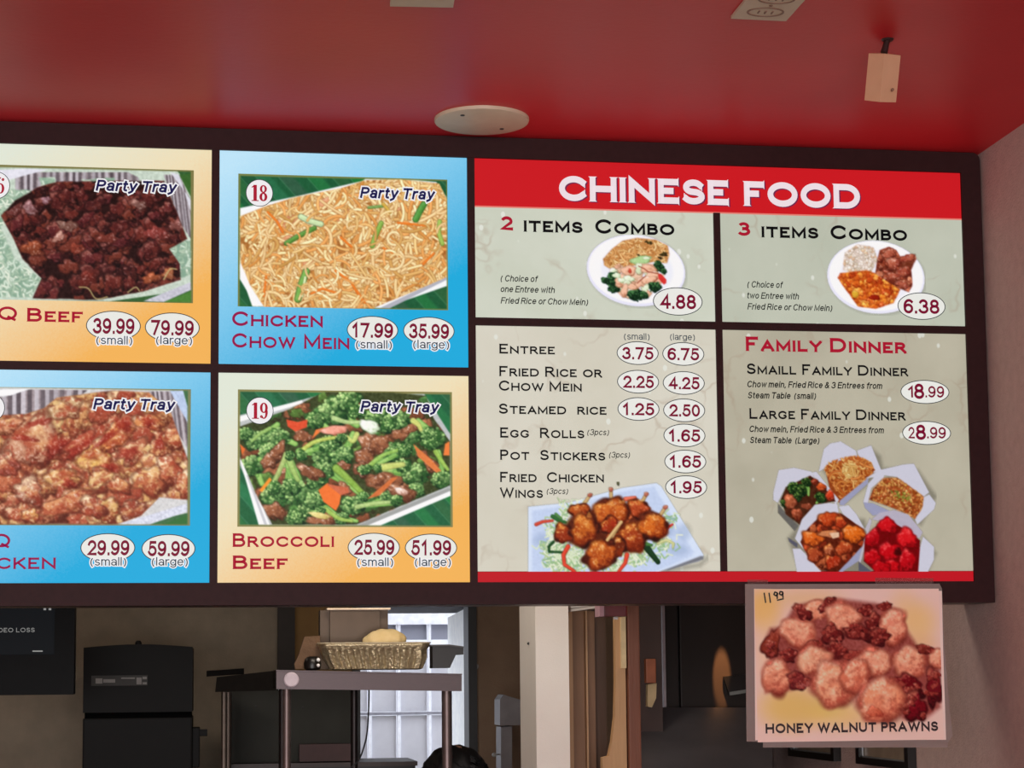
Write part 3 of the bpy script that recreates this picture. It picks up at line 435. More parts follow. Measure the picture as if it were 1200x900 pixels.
def stone(c1, c2, seed=0.0):
    def f(q):
        tc = q.add('ShaderNodeTexCoord'); mp = q.add('ShaderNodeMapping'); mp.inputs['Location'].default_value = (seed, 0, seed * 2); q.ln(tc.outputs['Object'], mp.inputs[0])
        no = q.add('ShaderNodeTexNoise'); no.inputs['Scale'].default_value = 5; no.inputs['Detail'].default_value = 5; q.ln(mp.outputs[0], no.inputs['Vector'])
        cr = q.add('ShaderNodeValToRGB'); e = cr.color_ramp.elements; e[0].position = .3; e[0].color = lin(c1); e[1].position = .7; e[1].color = lin(c2); q.ln(no.outputs['Fac'], cr.inputs[0])
        # curled fibre veins: rims of large distorted cells, thin and only here and there
        vo = q.add('ShaderNodeTexVoronoi'); vo.feature = 'DISTANCE_TO_EDGE'; vo.inputs['Scale'].default_value = 6
        wn = q.add('ShaderNodeTexNoise'); wn.inputs['Scale'].default_value = 7; wn.inputs['Detail'].default_value = 3; q.ln(mp.outputs[0], wn.inputs['Vector'])
        va = q.add('ShaderNodeVectorMath', operation='MULTIPLY_ADD'); q.ln(wn.outputs['Color'], va.inputs[0]); va.inputs[1].default_value = (.3, .3, .3); q.ln(mp.outputs[0], va.inputs[2]); q.ln(va.outputs[0], vo.inputs['Vector'])
        r2 = q.add('ShaderNodeValToRGB'); e = r2.color_ramp.elements; e[0].position = .0; e[0].color = (1, 1, 1, 1); e[1].position = .05; e[1].color = (0, 0, 0, 1); q.ln(vo.outputs['Distance'], r2.inputs[0])
        n3 = q.add('ShaderNodeTexNoise'); n3.inputs['Scale'].default_value = 6.5; q.ln(mp.outputs[0], n3.inputs['Vector'])
        r3 = q.add('ShaderNodeValToRGB'); e = r3.color_ramp.elements; e[0].position = .5; e[0].color = (0, 0, 0, 1); e[1].position = .64; e[1].color = (1, 1, 1, 1); q.ln(n3.outputs['Fac'], r3.inputs[0])
        ml = q.add('ShaderNodeMath', operation='MULTIPLY'); q.ln(r2.outputs[0], ml.inputs[0]); q.ln(r3.outputs[0], ml.inputs[1]); m2 = q.add('ShaderNodeMath', operation='MULTIPLY'); q.ln(ml.outputs[0], m2.inputs[0]); m2.inputs[1].default_value = .4
        mx = q.add('ShaderNodeMixRGB'); q.ln(m2.outputs[0], mx.inputs[0]); q.ln(cr.outputs[0], mx.inputs[1]); mx.inputs[2].default_value = lin((172, 150, 128))
        # pale petal flecks
        vd = q.add('ShaderNodeTexVoronoi'); vd.inputs['Scale'].default_value = 17; mq = q.add('ShaderNodeMapping'); mq.inputs['Scale'].default_value = (1, 1, .72); mq.inputs['Rotation'].default_value = (0, .6, 0); q.ln(mp.outputs[0], mq.inputs[0]); q.ln(mq.outputs[0], vd.inputs['Vector'])
        r4 = q.add('ShaderNodeValToRGB'); e = r4.color_ramp.elements; e[0].position = .07; e[0].color = (1, 1, 1, 1); e[1].position = .11; e[1].color = (0, 0, 0, 1); q.ln(vd.outputs['Distance'], r4.inputs[0])
        m3 = q.add('ShaderNodeMath', operation='MULTIPLY'); q.ln(r4.outputs[0], m3.inputs[0]); m3.inputs[1].default_value = .8
        my = q.add('ShaderNodeMixRGB'); q.ln(m3.outputs[0], my.inputs[0]); q.ln(mx.outputs[0], my.inputs[1]); my.inputs[2].default_value = lin((232, 236, 226)); return my.outputs[0]
    return f
def inkattr(name, strength, rough=.4, spec=.08, alpha=False, ref=.16):
    if name in _mc: return _mc[name]
    m = bpy.data.materials.new(name); m.use_nodes = True; q = NT(m); b = q.n['Principled BSDF']
    a = q.add('ShaderNodeVertexColor'); a.layer_name = 'ink'
    mx = q.add('ShaderNodeMixRGB'); mx.blend_type = 'MULTIPLY'; mx.inputs[0].default_value = 1; mx.inputs[2].default_value = (ref, ref, ref, 1)
    q.ln(a.outputs['Color'], mx.inputs[1]); q.ln(mx.outputs[0], b.inputs['Base Color'])
    if strength: q.ln(a.outputs['Color'], b.inputs['Emission Color']); b.inputs['Emission Strength'].default_value = strength
    if alpha: q.ln(a.outputs['Alpha'], b.inputs['Alpha'])
    b.inputs['Roughness'].default_value = rough; b.inputs['Specular IOR Level'].default_value = spec
    _mc[name] = m; return m
# ---------------------------------------------------------------- object helpers
_org = {}
class G:
    """collects plain geometry in world coordinates; build() links it as one mesh object"""
    def __init__(s): s.v = []; s.f = []
    def box(s, x0, x1, y0, y1, z0, z1, bev=0):
        x0, x1 = sorted((x0, x1)); y0, y1 = sorted((y0, y1)); z0, z1 = sorted((z0, z1))
        if bev:
            bm = bmesh.new(); bmesh.ops.create_cube(bm, size=1)
            for v in bm.verts: v.co = Vector(((x0 + x1) / 2 + v.co.x * (x1 - x0), (y0 + y1) / 2 + v.co.y * (y1 - y0), (z0 + z1) / 2 + v.co.z * (z1 - z0)))
            bmesh.ops.bevel(bm, geom=bm.edges[:], offset=bev, segments=2, affect='EDGES', profile=.7); s.bm(bm); return s
        n = len(s.v); s.v += [(x0, y0, z0), (x1, y0, z0), (x1, y1, z0), (x0, y1, z0), (x0, y0, z1), (x1, y0, z1), (x1, y1, z1), (x0, y1, z1)]
        s.f += [tuple(n + i for i in q) for q in ((0, 3, 2, 1), (4, 5, 6, 7), (0, 1, 5, 4), (1, 2, 6, 5), (2, 3, 7, 6), (3, 0, 4, 7))]; return s
    def bm(s, bm):
        bm.verts.index_update(); n = len(s.v); s.v += [tuple(v.co) for v in bm.verts]; s.f += [tuple(n + v.index for v in f.verts) for f in bm.faces]; bm.free()
    def hexa(s, P):      # 8 corners: bottom loop then top loop
        n = len(s.v); s.v += [tuple(p) for p in P]; s.f += [tuple(n + i for i in q) for q in ((0, 3, 2, 1), (4, 5, 6, 7), (0, 1, 5, 4), (1, 2, 6, 5), (2, 3, 7, 6), (3, 0, 4, 7))]; return s
    def cyl(s, p0, p1, r0, r1=None, n=16, cap=True):
        r1 = r0 if r1 is None else r1; p0 = Vector(p0); p1 = Vector(p1); d = (p1 - p0).normalized(); a = d.orthogonal().normalized(); b = d.cross(a); k = len(s.v)
        for p, r in ((p0, r0), (p1, r1)):
            for i in range(n): t = 6.28318 * i / n; s.v.append(tuple(p + (a * math.cos(t) + b * math.sin(t)) * r))
        s.f += [(k + i, k + (i + 1) % n, k + n + (i + 1) % n, k + n + i) for i in range(n)]
        if cap: s.f += [tuple(range(k + n - 1, k - 1, -1)), tuple(range(k + n, k + 2 * n))]
        return s
    def lathe(s, c, prof, n=24, axis='z', sx=1, sy=1):
        k = len(s.v); m = len(prof)
        for r, h in prof:
            for i in range(n):
                t = 6.28318 * i / n; x, y = r * math.cos(t) * sx, r * math.sin(t) * sy
                s.v.append((c[0] + x, c[1] + y, c[2] + h) if axis == 'z' else (c[0] + x, c[1] + h, c[2] + y))
        for j in range(m - 1): s.f += [(k + j * n + i, k + j * n + (i + 1) % n, k + (j + 1) * n + (i + 1) % n, k + (j + 1) * n + i) for i in range(n)]
        s.f += [tuple(range(k + n - 1, k - 1, -1)), tuple(range(k + (m - 1) * n, k + m * n))]; return s
    def tube(s, pts, r, n=8):
        for a, b in zip(pts[:-1], pts[1:]): s.cyl(a, b, r, r, n)
        return s
    def prism(s, pts, y0, y1):   # polygon in x,z extruded along y
        k = len(s.v); n = len(pts); s.v += [(x, y0, z) for x, z in pts] + [(x, y1, z) for x, z in pts]
        s.f += [tuple(range(k, k + n)), tuple(range(k + 2 * n - 1, k + n - 1, -1))] + [(k + i, k + n + i, k + n + (i + 1) % n, k + (i + 1) % n) for i in range(n)]; return s
    def face(s, pts, y):         # flat print face in the x,z plane
        k = len(s.v); s.v += [(x, y, z) for x, z in pts]; s.f.append(tuple(range(k, k + len(pts)))); return s
    def build(s, name, m, parent=None, smooth=False, kind=None, label=None):
        V = np.array(s.v, float); o0 = (V.min(0) + V.max(0)) / 2
        if parent is None: o0[2] = V[:, 2].min()
        me = bpy.data.meshes.new(name); me.from_pydata((V - o0).tolist(), [], s.f); me.update()
        o = bpy.data.objects.new(name, me); C.objects.link(o)
        if m is not None: me.materials.append(m)
        if smooth:
            me.polygons.foreach_set('use_smooth', [True] * len(me.polygons))
            if smooth == 'a': me.set_sharp_from_angle(angle=.7)
        pl = _org.get(parent.name, np.zeros(3)) if parent is not None else np.zeros(3)
        o.location = tuple(o0 - pl); _org[o.name] = o0
        if parent is not None: o.parent = parent
        if kind: o['kind'] = kind
        if label: o['label'] = label
        return o
def tag(o, label, cat, group=None):
    o['label'] = label; o['category'] = cat
    if group: o['group'] = group
    return o
def thing(name, loc, label, cat, group=None):
    o = bpy.data.objects.new(name, None); o.empty_display_size = .05; C.objects.link(o); o.location = tuple(loc); _org[o.name] = np.array(loc, float); return tag(o, label, cat, group)
def xz(u, v, y=0.0): p = at(u, v, y); return (p[0], p[2])
def bez(P, n=8):
    out = []
    for i in range(len(P) - 1):
        p0 = np.array(P[max(i - 1, 0)]); p1 = np.array(P[i]); p2 = np.array(P[i + 1]); p3 = np.array(P[min(i + 2, len(P) - 1)])
        for j in range(n):
            t = j / n; out.append(tuple(.5 * (2 * p1 + (p2 - p0) * t + (2 * p0 - 5 * p1 + 4 * p2 - p3) * t * t + (3 * p1 - p0 - 3 * p2 + p3) * t ** 3)))
    out.append(tuple(P[-1])); return out
# ---------------------------------------------------------------- print meshes
def print_mesh(name, p, m, parent, label=None, cont=1.14, lift=0):
    nx, ny = p.nx, p.ny
    def corner(A):   # average of the four cells round each grid corner
        P = np.pad(A, ((1, 1), (1, 1)) + ((0, 0),) * (A.ndim - 2), mode='edge'); return (P[:-1, :-1] + P[1:, :-1] + P[:-1, 1:] + P[1:, 1:]) / 4
    cell = p.im.reshape(ny, 2, nx, 2, 3).mean((1, 3)); cell = np.clip((cell - 118) * cont + 118 + lift, 0, 255) / 255
    al = p.al.reshape(ny, 2, nx, 2).mean((1, 3)) if p.al is not None else None
    if al is not None:
        w_ = al[..., None] + 1e-4; col = corner(cell * w_) / corner(w_); A = corner(al)
    else: col = corner(cell); A = np.ones(col.shape[:2])
    col = np.where(col <= .04045, col / 12.92, ((col + .055) / 1.055) ** 2.4)
    gx, gz = np.meshgrid(np.linspace(p.x0, p.x1, nx + 1), np.linspace(p.z1, p.z0, ny + 1))
    V = np.stack([gx, np.full(gx.shape, p.y), gz], -1).reshape(-1, 3); idx = np.arange((nx + 1) * (ny + 1)).reshape(ny + 1, nx + 1)
    F = np.stack([idx[:-1, :-1], idx[1:, :-1], idx[1:, 1:], idx[:-1, 1:]], -1).reshape(-1, 4)
    Cc = np.concatenate([col.reshape(-1, 3), A.reshape(-1, 1)], 1)
    if al is not None:
        F = F[Cc[F][:, :, 3].max(1) > .02]; used = np.unique(F); rm = np.full(len(V), -1); rm[used] = np.arange(len(used)); V = V[used]; Cc = Cc[used]; F = rm[F]
    o0 = (V.min(0) + V.max(0)) / 2; me = bpy.data.meshes.new(name)
    me.vertices.add(len(V)); me.vertices.foreach_set('co', (V - o0).astype(np.float32).ravel())
    me.loops.add(len(F) * 4); me.loops.foreach_set('vertex_index', F.astype(np.int32).ravel())
    me.polygons.add(len(F)); me.polygons.foreach_set('loop_start', np.arange(0, len(F) * 4, 4, dtype=np.int32))
    me.update(calc_edges=True); me.validate()
    a = me.color_attributes.new('ink', 'FLOAT_COLOR', 'POINT'); a.data.foreach_set('color', Cc.astype(np.float32).ravel())
    me.materials.append(m); o = bpy.data.objects.new(name, me); C.objects.link(o)
    pl = _org[parent.name]; o.location = tuple(o0 - pl); _org[o.name] = o0; o.parent = parent
    if label: o['label'] = label
    return o
# ---------------------------------------------------------------- lettering
def arc(cx, cy, rx, ry, a0, a1, n=14): return [(cx + rx * math.cos(math.radians(a0 + (a1 - a0) * i / n)), cy + ry * math.sin(math.radians(a0 + (a1 - a0) * i / n))) for i in range(n + 1)]
V0 = ([(0, 0), (0, 1)], 1, 1)
GL = {'A': (.95, [([(0, 0), (.475, 1), (.95, 0)], 2, 2), ([(.15, .3), (.8, .3)], 0, 0)]),
 'B': (.72, [V0, ([(0, 1), (.4, 1)] + arc(.4, .77, .27, .23, 90, -90) + [(0, .54)], 0, 0), ([(0, .54), (.44, .54)] + arc(.44, .27, .3, .27, 90, -90) + [(0, 0)], 0, 0)]),
 'C': (.95, [(arc(.52, .5, .52, .5, 42, 318, 24), 1, 1)]),
 'D': (.95, [V0, ([(0, 1), (.45, 1)] + arc(.45, .5, .5, .5, 90, -90) + [(0, 0)], 0, 0)]),
 'E': (.68, [V0, ([(0, 1), (.66, 1)], 0, 1), ([(0, .52), (.56, .52)], 0, 0), ([(0, 0), (.68, 0)], 0, 1)]),
 'F': (.66, [V0, ([(0, 1), (.66, 1)], 0, 1), ([(0, .5), (.54, .5)], 0, 0)]),
 'G': (1.0, [(arc(.52, .5, .52, .5, 42, 322, 24), 1, 0), ([(.98, .42), (.62, .42)], 0, 0), ([(.95, .42), (.95, .14)], 0, 0)]),
 'H': (.92, [V0, ([(.92, 0), (.92, 1)], 1, 1), ([(0, .52), (.92, .52)], 0, 0)]), 'I': (.0, [V0]),
 'K': (.78, [V0, ([(0, .36), (.72, 1)], 0, 2), ([(.25, .58), (.78, 0)], 0, 2)]), 'L': (.66, [V0, ([(0, 0), (.66, 0)], 0, 1)]),
 'M': (1.06, [([(0, 0), (0, .97), (.53, .15), (1.06, .97), (1.06, 0)], 1, 1)]),
 'N': (.9, [([(0, 0), (0, .97), (.9, .03), (.9, 1)], 1, 1)]), 'O': (1.1, [(arc(.55, .5, .55, .5, 0, 360, 32), 0, 0)]),
 'P': (.68, [V0, ([(0, 1), (.4, 1)] + arc(.4, .73, .28, .27, 90, -90) + [(0, .46)], 0, 0)]),
 'Q': (1.1, [(arc(.55, .5, .55, .5, 0, 360, 32), 0, 0), ([(.55, .22), (1.1, -.1)], 0, 0)]),
 'R': (.8, [V0, ([(0, 1), (.42, 1)] + arc(.42, .75, .28, .25, 90, -90) + [(0, .5)], 0, 0), ([(.38, .5), (.8, 0)], 0, 2)]),
 'S': (.74, [(arc(.37, .75, .33, .25, 28, 250) + arc(.37, .25, .37, .25, 70, -152), 1, 1)]),
 'T': (.84, [([(.42, 0), (.42, 1)], 1, 0), ([(0, 1), (.84, 1)], 1, 1)]), 'U': (.86, [([(0, 1), (0, .4)] + arc(.43, .4, .43, .4, 180, 360) + [(.86, 1)], 1, 1)]),
 'W': (1.4, [([(0, 1), (.36, .03), (.7, .95), (1.04, .03), (1.4, 1)], 2, 2)]),
 'Y': (.86, [([(.43, 0), (.43, .45)], 1, 0), ([(.43, .45), (0, 1)], 0, 2), ([(.43, .45), (.86, 1)], 0, 2)]),
 'V': (.86, [([(0, 1), (.43, 0), (.86, 1)], 2, 2)]),
 '2': (.72, [(arc(.35, .7, .34, .3, 165, -25) + [(.05, .05), (.72, .03)], 0, 1)]),
 '3': (.68, [(arc(.33, .76, .28, .24, 160, -90, 12) + arc(.33, .27, .35, .27, 90, -160, 14), 0, 0)])}
def ribbon(V, F, P, tw, e0, e1):
    """a stroke of width tw along P with mitred joins, lengthened by e0/e1 at its ends"""
    P = P[np.r_[True, np.hypot(*np.diff(P, axis=0).T) > 1e-4]]; n = len(P); D = np.diff(P, axis=0); D /= np.linalg.norm(D, axis=1)[:, None] + 1e-9; N = np.stack([-D[:, 1], D[:, 0]], 1); closed = np.allclose(P[0], P[-1])
    A = P.copy(); A[0] = P[0] - D[0] * (0 if closed else e0); A[-1] = P[-1] + D[-1] * (0 if closed else e1); k = len(V)
    for i in range(n):
        a = N[max(i - 1, 0)]; b = N[min(i, n - 2)]
        if closed and i in (0, n - 1): a, b = N[-1], N[0]
        m_ = a + b; m_ /= np.linalg.norm(m_) + 1e-9; L = tw / 2 / max(.45, float(m_ @ b)); V += [tuple(A[i] + m_ * L), tuple(A[i] - m_ * L)]
    F += [(k + 2 * i, k + 2 * i + 1, k + 2 * i + 3, k + 2 * i + 2) for i in range(n - 1)]; return D
def engraved(text, cap=1.0, t=.13, serif=.05, gap=.2, small=.78, word=.55):
    V, F = [], []; x = 0
    for ch in text:
        if ch == ' ': x += word; continue
        lo = ch.islower(); h = (small if lo else 1.0); wd, st = GL[ch.upper()]; tw = t * (.92 if lo else 1)
        for pts, s0, s1 in st:
            P = np.array(pts, float); P = np.stack([x + tw / 2 + P[:, 0] * h, tw / 2 + P[:, 1] * (h - tw)], 1)
            D = ribbon(V, F, P, tw, tw / 2 if s0 else .0, tw / 2 if s1 else .0)
            for e, flag in ((0, s0), (-1, s1)):
                if not flag or serif <= 0: continue
                if flag == 2 or abs(D[e][0]) < .02:        # upright or slanting stem: level tick on the line
                    up = P[e][1] > h / 2; c = np.array([P[e][0] + D[e][0] / (abs(D[e][1]) + 1e-6) * (tw / 2) * (0 if flag == 1 else .3) * (1 if up else 1), h if up else 0.]); d = np.array([0., -1. if up else 1.])
                else:                                      # arm or curve end: upright tick
                    c = P[e] + D[e] * (tw / 2 if e else -tw / 2); d = np.array([-1. if (D[e][0] > 0) == (e == -1) else 1., 0.])
                L = tw / 2 + serif * (1 if abs(D[e][0]) < .02 or flag == 2 or abs(D[e][1]) < .02 else .45); H = max(serif * .6, .03); nn = np.array([-d[1], d[0]])
                k = len(V); V += [tuple(c - nn * L), tuple(c + nn * L), tuple(c + nn * (tw / 2) + d * H * 1.3), tuple(c - nn * (tw / 2) + d * H * 1.3)]; F.append((k, k + 1, k + 2, k + 3))
        x += wd * h + tw + gap * h
    return np.array(V), F
def E_(cx, cy, rx, ry, a0=0, a1=360, n=16): return arc(cx, cy, rx, ry, a0, a1, n)
GS = {'0': (.6, [E_(.3, .5, .3, .5)]), '1': (.5, [[(.08, .74), (.32, 1), (.32, 0)]]), '2': (.6, [E_(.3, .7, .29, .3, 165, -28) + [(.0, .0), (.62, .0)]]),
 '3': (.6, [E_(.29, .755, .26, .245, 155, -80) , E_(.29, .27, .31, .27, 80, -160)]), '4': (.64, [[(.47, 0), (.47, 1), (.0, .28), (.66, .28)]]),
 '5': (.6, [[(.56, 1), (.14, 1), (.07, .52)] + E_(.29, .32, .31, .32, 130, -160)]), '6': (.6, [E_(.31, .31, .29, .31), E_(.36, .5, .35, .5, 50, 185) + [(.02, .3)]]),
 '7': (.6, [[(0, 1), (.6, 1), (.2, 0)]]), '8': (.6, [E_(.3, .76, .25, .24), E_(.3, .27, .3, .27)]), '9': (.6, [E_(.29, .69, .29, .31), E_(.24, .5, .35, .5, -130, 5) + [(.58, .7)]]),
 '.': (.06, [[(.03, 0), (.03, .02)]]), ',': (.08, [[(.05, .03), (.0, -.14)]]), '(': (.22, [E_(.4, .36, .4, .66, 130, 230, 8)]), ')': (.22, [E_(-.18, .36, .4, .66, -50, 50, 8)]),
 '&': (.66, [[(.66, 0), (.18, .72)] + E_(.3, .83, .15, .17, 190, -60, 8) + [(.06, .4)] + E_(.25, .22, .25, .22, 160, 300, 8) + [(.62, .42)]]),
 'a': (.5, [[(.5, 0), (.48, .5)] + E_(.25, .52, .23, .22, 0, 155, 8), E_(.23, .2, .23, .2)]), 'b': (.54, [[(0, 0), (0, 1)], E_(.27, .36, .27, .36)]), 'c': (.5, [E_(.27, .36, .27, .36, 45, 315)]),
 'd': (.54, [[(.54, 0), (.54, 1)], E_(.27, .36, .27, .36)]), 'e': (.54, [[(.02, .37), (.54, .37)] + E_(.27, .36, .27, .36, 5, 315)]), 'f': (.28, [[(.12, 0), (.12, .8)] + E_(.3, .82, .18, .18, 180, 90, 5), [(0, .72), (.3, .72)]]),
 'g': (.54, [E_(.27, .36, .27, .36), [(.54, .72), (.54, .0)] + E_(.27, -.06, .27, .2, 0, -150, 8)]), 'h': (.5, [[(0, 0), (0, 1)], [(0, .4)] + E_(.25, .46, .25, .26, 170, 0, 8) + [(.5, 0)]]),
 'i': (.02, [[(0, 0), (0, .72)], [(0, .96), (0, 1.0)]]), 'l': (.02, [[(0, 0), (0, 1)]]), 'm': (.8, [[(0, 0), (0, .72)], [(0, .45)] + E_(.2, .5, .2, .22, 170, 0, 8) + [(.4, 0)], [(.4, .45)] + E_(.6, .5, .2, .22, 170, 0, 8) + [(.8, 0)]]),
 'n': (.48, [[(0, 0), (0, .72)], [(0, .42)] + E_(.24, .46, .24, .26, 170, 0, 8) + [(.48, 0)]]), 'o': (.54, [E_(.27, .36, .27, .36)]), 'p': (.54, [[(0, -.26), (0, .72)], E_(.27, .36, .27, .36)]),
 'r': (.26, [[(0, 0), (0, .72)], [(0, .42)] + E_(.26, .44, .26, .28, 170, 80, 6)]), 's': (.44, [E_(.22, .54, .2, .18, 35, 260, 8) + E_(.22, .18, .22, .18, 80, -150, 8)]),
 't': (.26, [[(.1, .95)] + E_(.26, .17, .16, .17, 180, 275, 5), [(0, .72), (.24, .72)]]), 'u': (.48, [[(0, .72), (0, .26)] + E_(.24, .26, .24, .26, 180, 360, 8) + [(.48, .72)], [(.48, .26), (.48, 0)]]),
 'w': (.76, [[(0, .72), (.19, .02), (.38, .68), (.57, .02), (.76, .72)]]), 'y': (.5, [[(0, .72), (.25, .02)], [(.5, .72), (.22, -.12), (.02, -.25)]]),
 'C': (.72, [E_(.38, .5, .38, .5, 42, 318, 20)]), 'E': (.58, [[(.58, 1), (0, 1), (0, 0), (.6, 0)], [(0, .53), (.54, .53)]]), 'F': (.54, [[(.56, 1), (0, 1), (0, 0)], [(0, .5), (.48, .5)]]), 'L': (.5, [[(0, 1), (0, 0), (.5, 0)]]),
 'M': (.76, [[(0, 0), (0, .98), (.38, .05), (.76, .98), (.76, 0)]]), 'P': (.58, [[(0, 0), (0, 1), (.32, 1)] + E_(.34, .74, .26, .26, 90, -90, 8) + [(0, .48)]]), 'R': (.64, [[(0, 0), (0, 1), (.34, 1)] + E_(.36, .75, .26, .25, 90, -90, 8) + [(0, .5)], [(.36, .5), (.64, 0)]]),
 'S': (.6, [E_(.3, .75, .27, .25, 30, 250, 10) + E_(.3, .26, .3, .26, 70, -155, 12)]), 'T': (.66, [[(0, 1), (.66, 1)], [(.33, 1), (.33, 0)]])}
def sansline(text, t=.14, draw=None, shear=0.0, gap=.12, word=.3):
    V, F = [], []; x = 0; draw = draw or t
    for ch in text:
        if ch == ' ': x += word; continue
        wd, st = GS[ch]
        for pts in st:
            P = np.array(pts, float); y = t / 2 + P[:, 1] * (1 - t); P = np.stack([x + t / 2 + P[:, 0] + shear * y, y], 1); ribbon(V, F, P, draw, draw / 2, draw / 2)
        x += wd + t + gap
    return np.array(V), F
CAPH = None
def letters(name, VF, u0, v, u1, cap, m, parent, y, yp=0.0, capu=1.0, fitx=None, label=None):
    """flat lettering: left edge u0, baseline v, right edge u1, capital height cap (photo pixels on the plane y=yp)"""
    V, F = VF; a = at(u0, v, yp); b = at(u1, v, yp); h = at(u0, v, yp)[2] - at(u0, v + cap, yp)[2]
    lo, hi = fitx if fitx else (V[:, 0].min(), V[:, 0].max()); s = (b[0] - a[0]) / (hi - lo)
    # faces sorted into words (gaps wider than a third of the capital height)
    W = [[v for v in f] for f in F]; ext = sorted([(min(V[v][0] for v in f), max(V[v][0] for v in f), i) for i, f in enumerate(W)]); words = [[]]; mx = None
    for e0, e1, i in ext:
        if mx is not None and (e0 - mx) * s > .34 * h: words.append([])
        words[-1].append(W[i]); mx = e1 if mx is None or (e0 - mx) * s > .34 * h else max(mx, e1)
    for wf in words:
        ids = sorted({v for f in wf for v in f}); rm = {v: i for i, v in enumerate(ids)}; g = G()
        g.v = [(a[0] + (V[v][0] - lo) * s, y, a[2] + V[v][1] * h / capu) for v in ids]; g.f = [tuple(rm[v] for v in f) for f in wf]; g.build(name, m, parent, label=label)
def _at_y(p, y): p.y = y; return p
# ---------------------------------------------------------------- the setting
FZ = 0.0; CEIL = 1.6 + 1.3107 + .0015
M_ceil = mat('red_gloss_ceiling_paint', (204, 40, 48), .42, col2=(214, 46, 54), sc=3, bump=.04, bsc=60, spec=.2)
M_wall = mat('bounce_pink_stucco', (184, 156, 148), .9, col2=(198, 168, 160), sc=40, bump=.5, bsc=160)  # pink tint puts red bounce light into the wall colour
M_kw = mat('kitchen_beige_wall', (120, 108, 92), .85, col2=(136, 122, 104), sc=14, bump=.2, bsc=120)
M_kw2 = mat('kitchen_brown_wall', (126, 102, 82), .85, col2=(138, 114, 92), sc=10, bump=.2, bsc=120)
M_dark = mat('dark_frame_metal', (44, 22, 23), .5, col2=(56, 30, 31), sc=60, amt=.8, bump=.08, bsc=700, spec=.12)
M_floor = mat('grey_brown_floor_tile', (88, 78, 70), .5, col2=(110, 98, 88), sc=4)
X_R = 1.909
XL = -4.2
G().box(XL, X_R + .1, -8.8, 7.0, -.1, 0).build('floor', M_floor, kind='structure')
G().box(XL, X_R + .1, -8.8, .13, CEIL, CEIL + .1).build('ceiling', M_ceil, kind='structure')
G().box(X_R, X_R + .1, -8.8, 3.4, 0, CEIL).build('wall_right', M_wall, kind='structure')
G().box(XL - .1, XL, -8.8, 3.5, 0, CEIL).build('wall_left', mat('cream_side_wall', (180, 160, 145), .9), kind='structure')
G().box(XL, X_R, .128, .22, 1.6 + .20, CEIL).build('wall_front', M_kw2, kind='structure')
G().box(XL, X_R + .1, .13, 3.5, 2.68, 2.78).build('ceiling_kitchen', mat('kitchen_ceiling', (150, 145, 138), .9), kind='structure')
YB = 3.4
dl = at(413, 800, YB)[0]; dr = at(558, 800, YB)[0]; dt = at(500, 708.5, YB)[2]; wl = at(345, 800, YB)[0]
G().box(XL, wl, YB, YB + .1, 0, 2.78).box(dl, dr, YB, YB + .1, dt, 2.78).build('wall_back', M_kw, kind='structure')
G().box(wl, dl, YB + .02, YB + .1, 0, 2.78).build('wall_back_olive', mat('olive_brown_wall', (124, 94, 54), .85, sc=8), kind='structure')
G().box(dr, at(620, 800, YB)[0] + .4, YB, YB + .1, 0, 2.78).box(at(600, 800, YB)[0], X_R, YB + .01, YB + .1, 0, 2.78).build('wall_back_brown', M_kw2, kind='structure')
# dark upright strip on the back wall and the jambs of the open back door
G().box(at(325, 800, YB)[0], wl, YB - .05, YB, 0, 2.68).build('trim_1', mat('dark_brown_trim', (34, 26, 20), .7), kind='structure')
M_jamb = mat('black_door_jamb', (18, 17, 18), .5)
G().box(dl, dl + .03, YB - .03, YB + .12, 0, dt).box(dr - .035, dr, YB - .03, YB + .12, 0, dt).box(dl, dr, YB - .03, YB + .12, dt, dt + .03).build('trim_2', M_jamb, kind='structure')
# door leaf, swung outwards
hx = at(551, 800, YB)[0]; fy = YB + 1.0; fx = at(525, 800, fy)[0]; ztop = at(551, 711.5, YB)[2]
q = G().hexa([(fx, fy, .02), (hx, YB + .13, .02), (hx + .04, YB + .13, .02), (fx + .04, fy, .02), (fx, fy, ztop - .01), (hx, YB + .13, ztop), (hx + .04, YB + .13, ztop), (fx + .04, fy, ztop - .01)])
dleaf = q.build('door_1', mat('pale_blue_door_paint', (222, 228, 238), .5, bump=.05, bsc=20), kind='structure')
G().box(gxa := at(400, 800, 4.0)[0], at(560, 800, 4.3)[0] + .3, YB + .12, 4.45, (zp := max(at(500, 720.5, 4.45)[2], ztop + .012)), zp + .12).build('trim_4', mat('dark_porch_soffit', (40, 40, 46), .8), kind='structure')
# outside yard wall and gate seen through the doorway
M_out = mat('outside_render', (190, 192, 200), .9)
YG = 5.2
gx0, gx1 = at(417, 800, YG)[0] - .3, at(530, 800, YG)[0] + .1
t = thing('yard_gate', ((gx0 + gx1) / 2, YG, 0), 'white framed gate with frosted grey panes outside the open back door', 'gate')
M_gw = mat('gate_white_bar', (214, 216, 226), .5); M_pane = mat('frosted_grey_pane', (172, 172, 182), .7, col2=(204, 204, 212), sc=7, bump=.3, bsc=14, amt=.9)
vs = [at(480, v, YG)[2] for v in (722, 732, 745, 757, 836, 891)]
us = [gx0] + [at(u, 800, YG)[0] for u in (433, 467, 503)] + [gx1]
G().box(gx0, gx1, YG - .03, YG + .03, vs[1], vs[0] + .05).build('rail', M_gw, t)
for z in (vs[3] - .01, vs[4], .05, .62):
    G().box(gx0, gx1, YG - .02, YG + .02, z - .007, z + .007).build('rail', M_gw if z != vs[4] else mat('grey_gate_rail', (120, 120, 130), .5), t)
for x in us: G().box(x - .007, x + .007, YG - .018, YG + .022, 0, vs[0]).build('stile', M_gw, t)
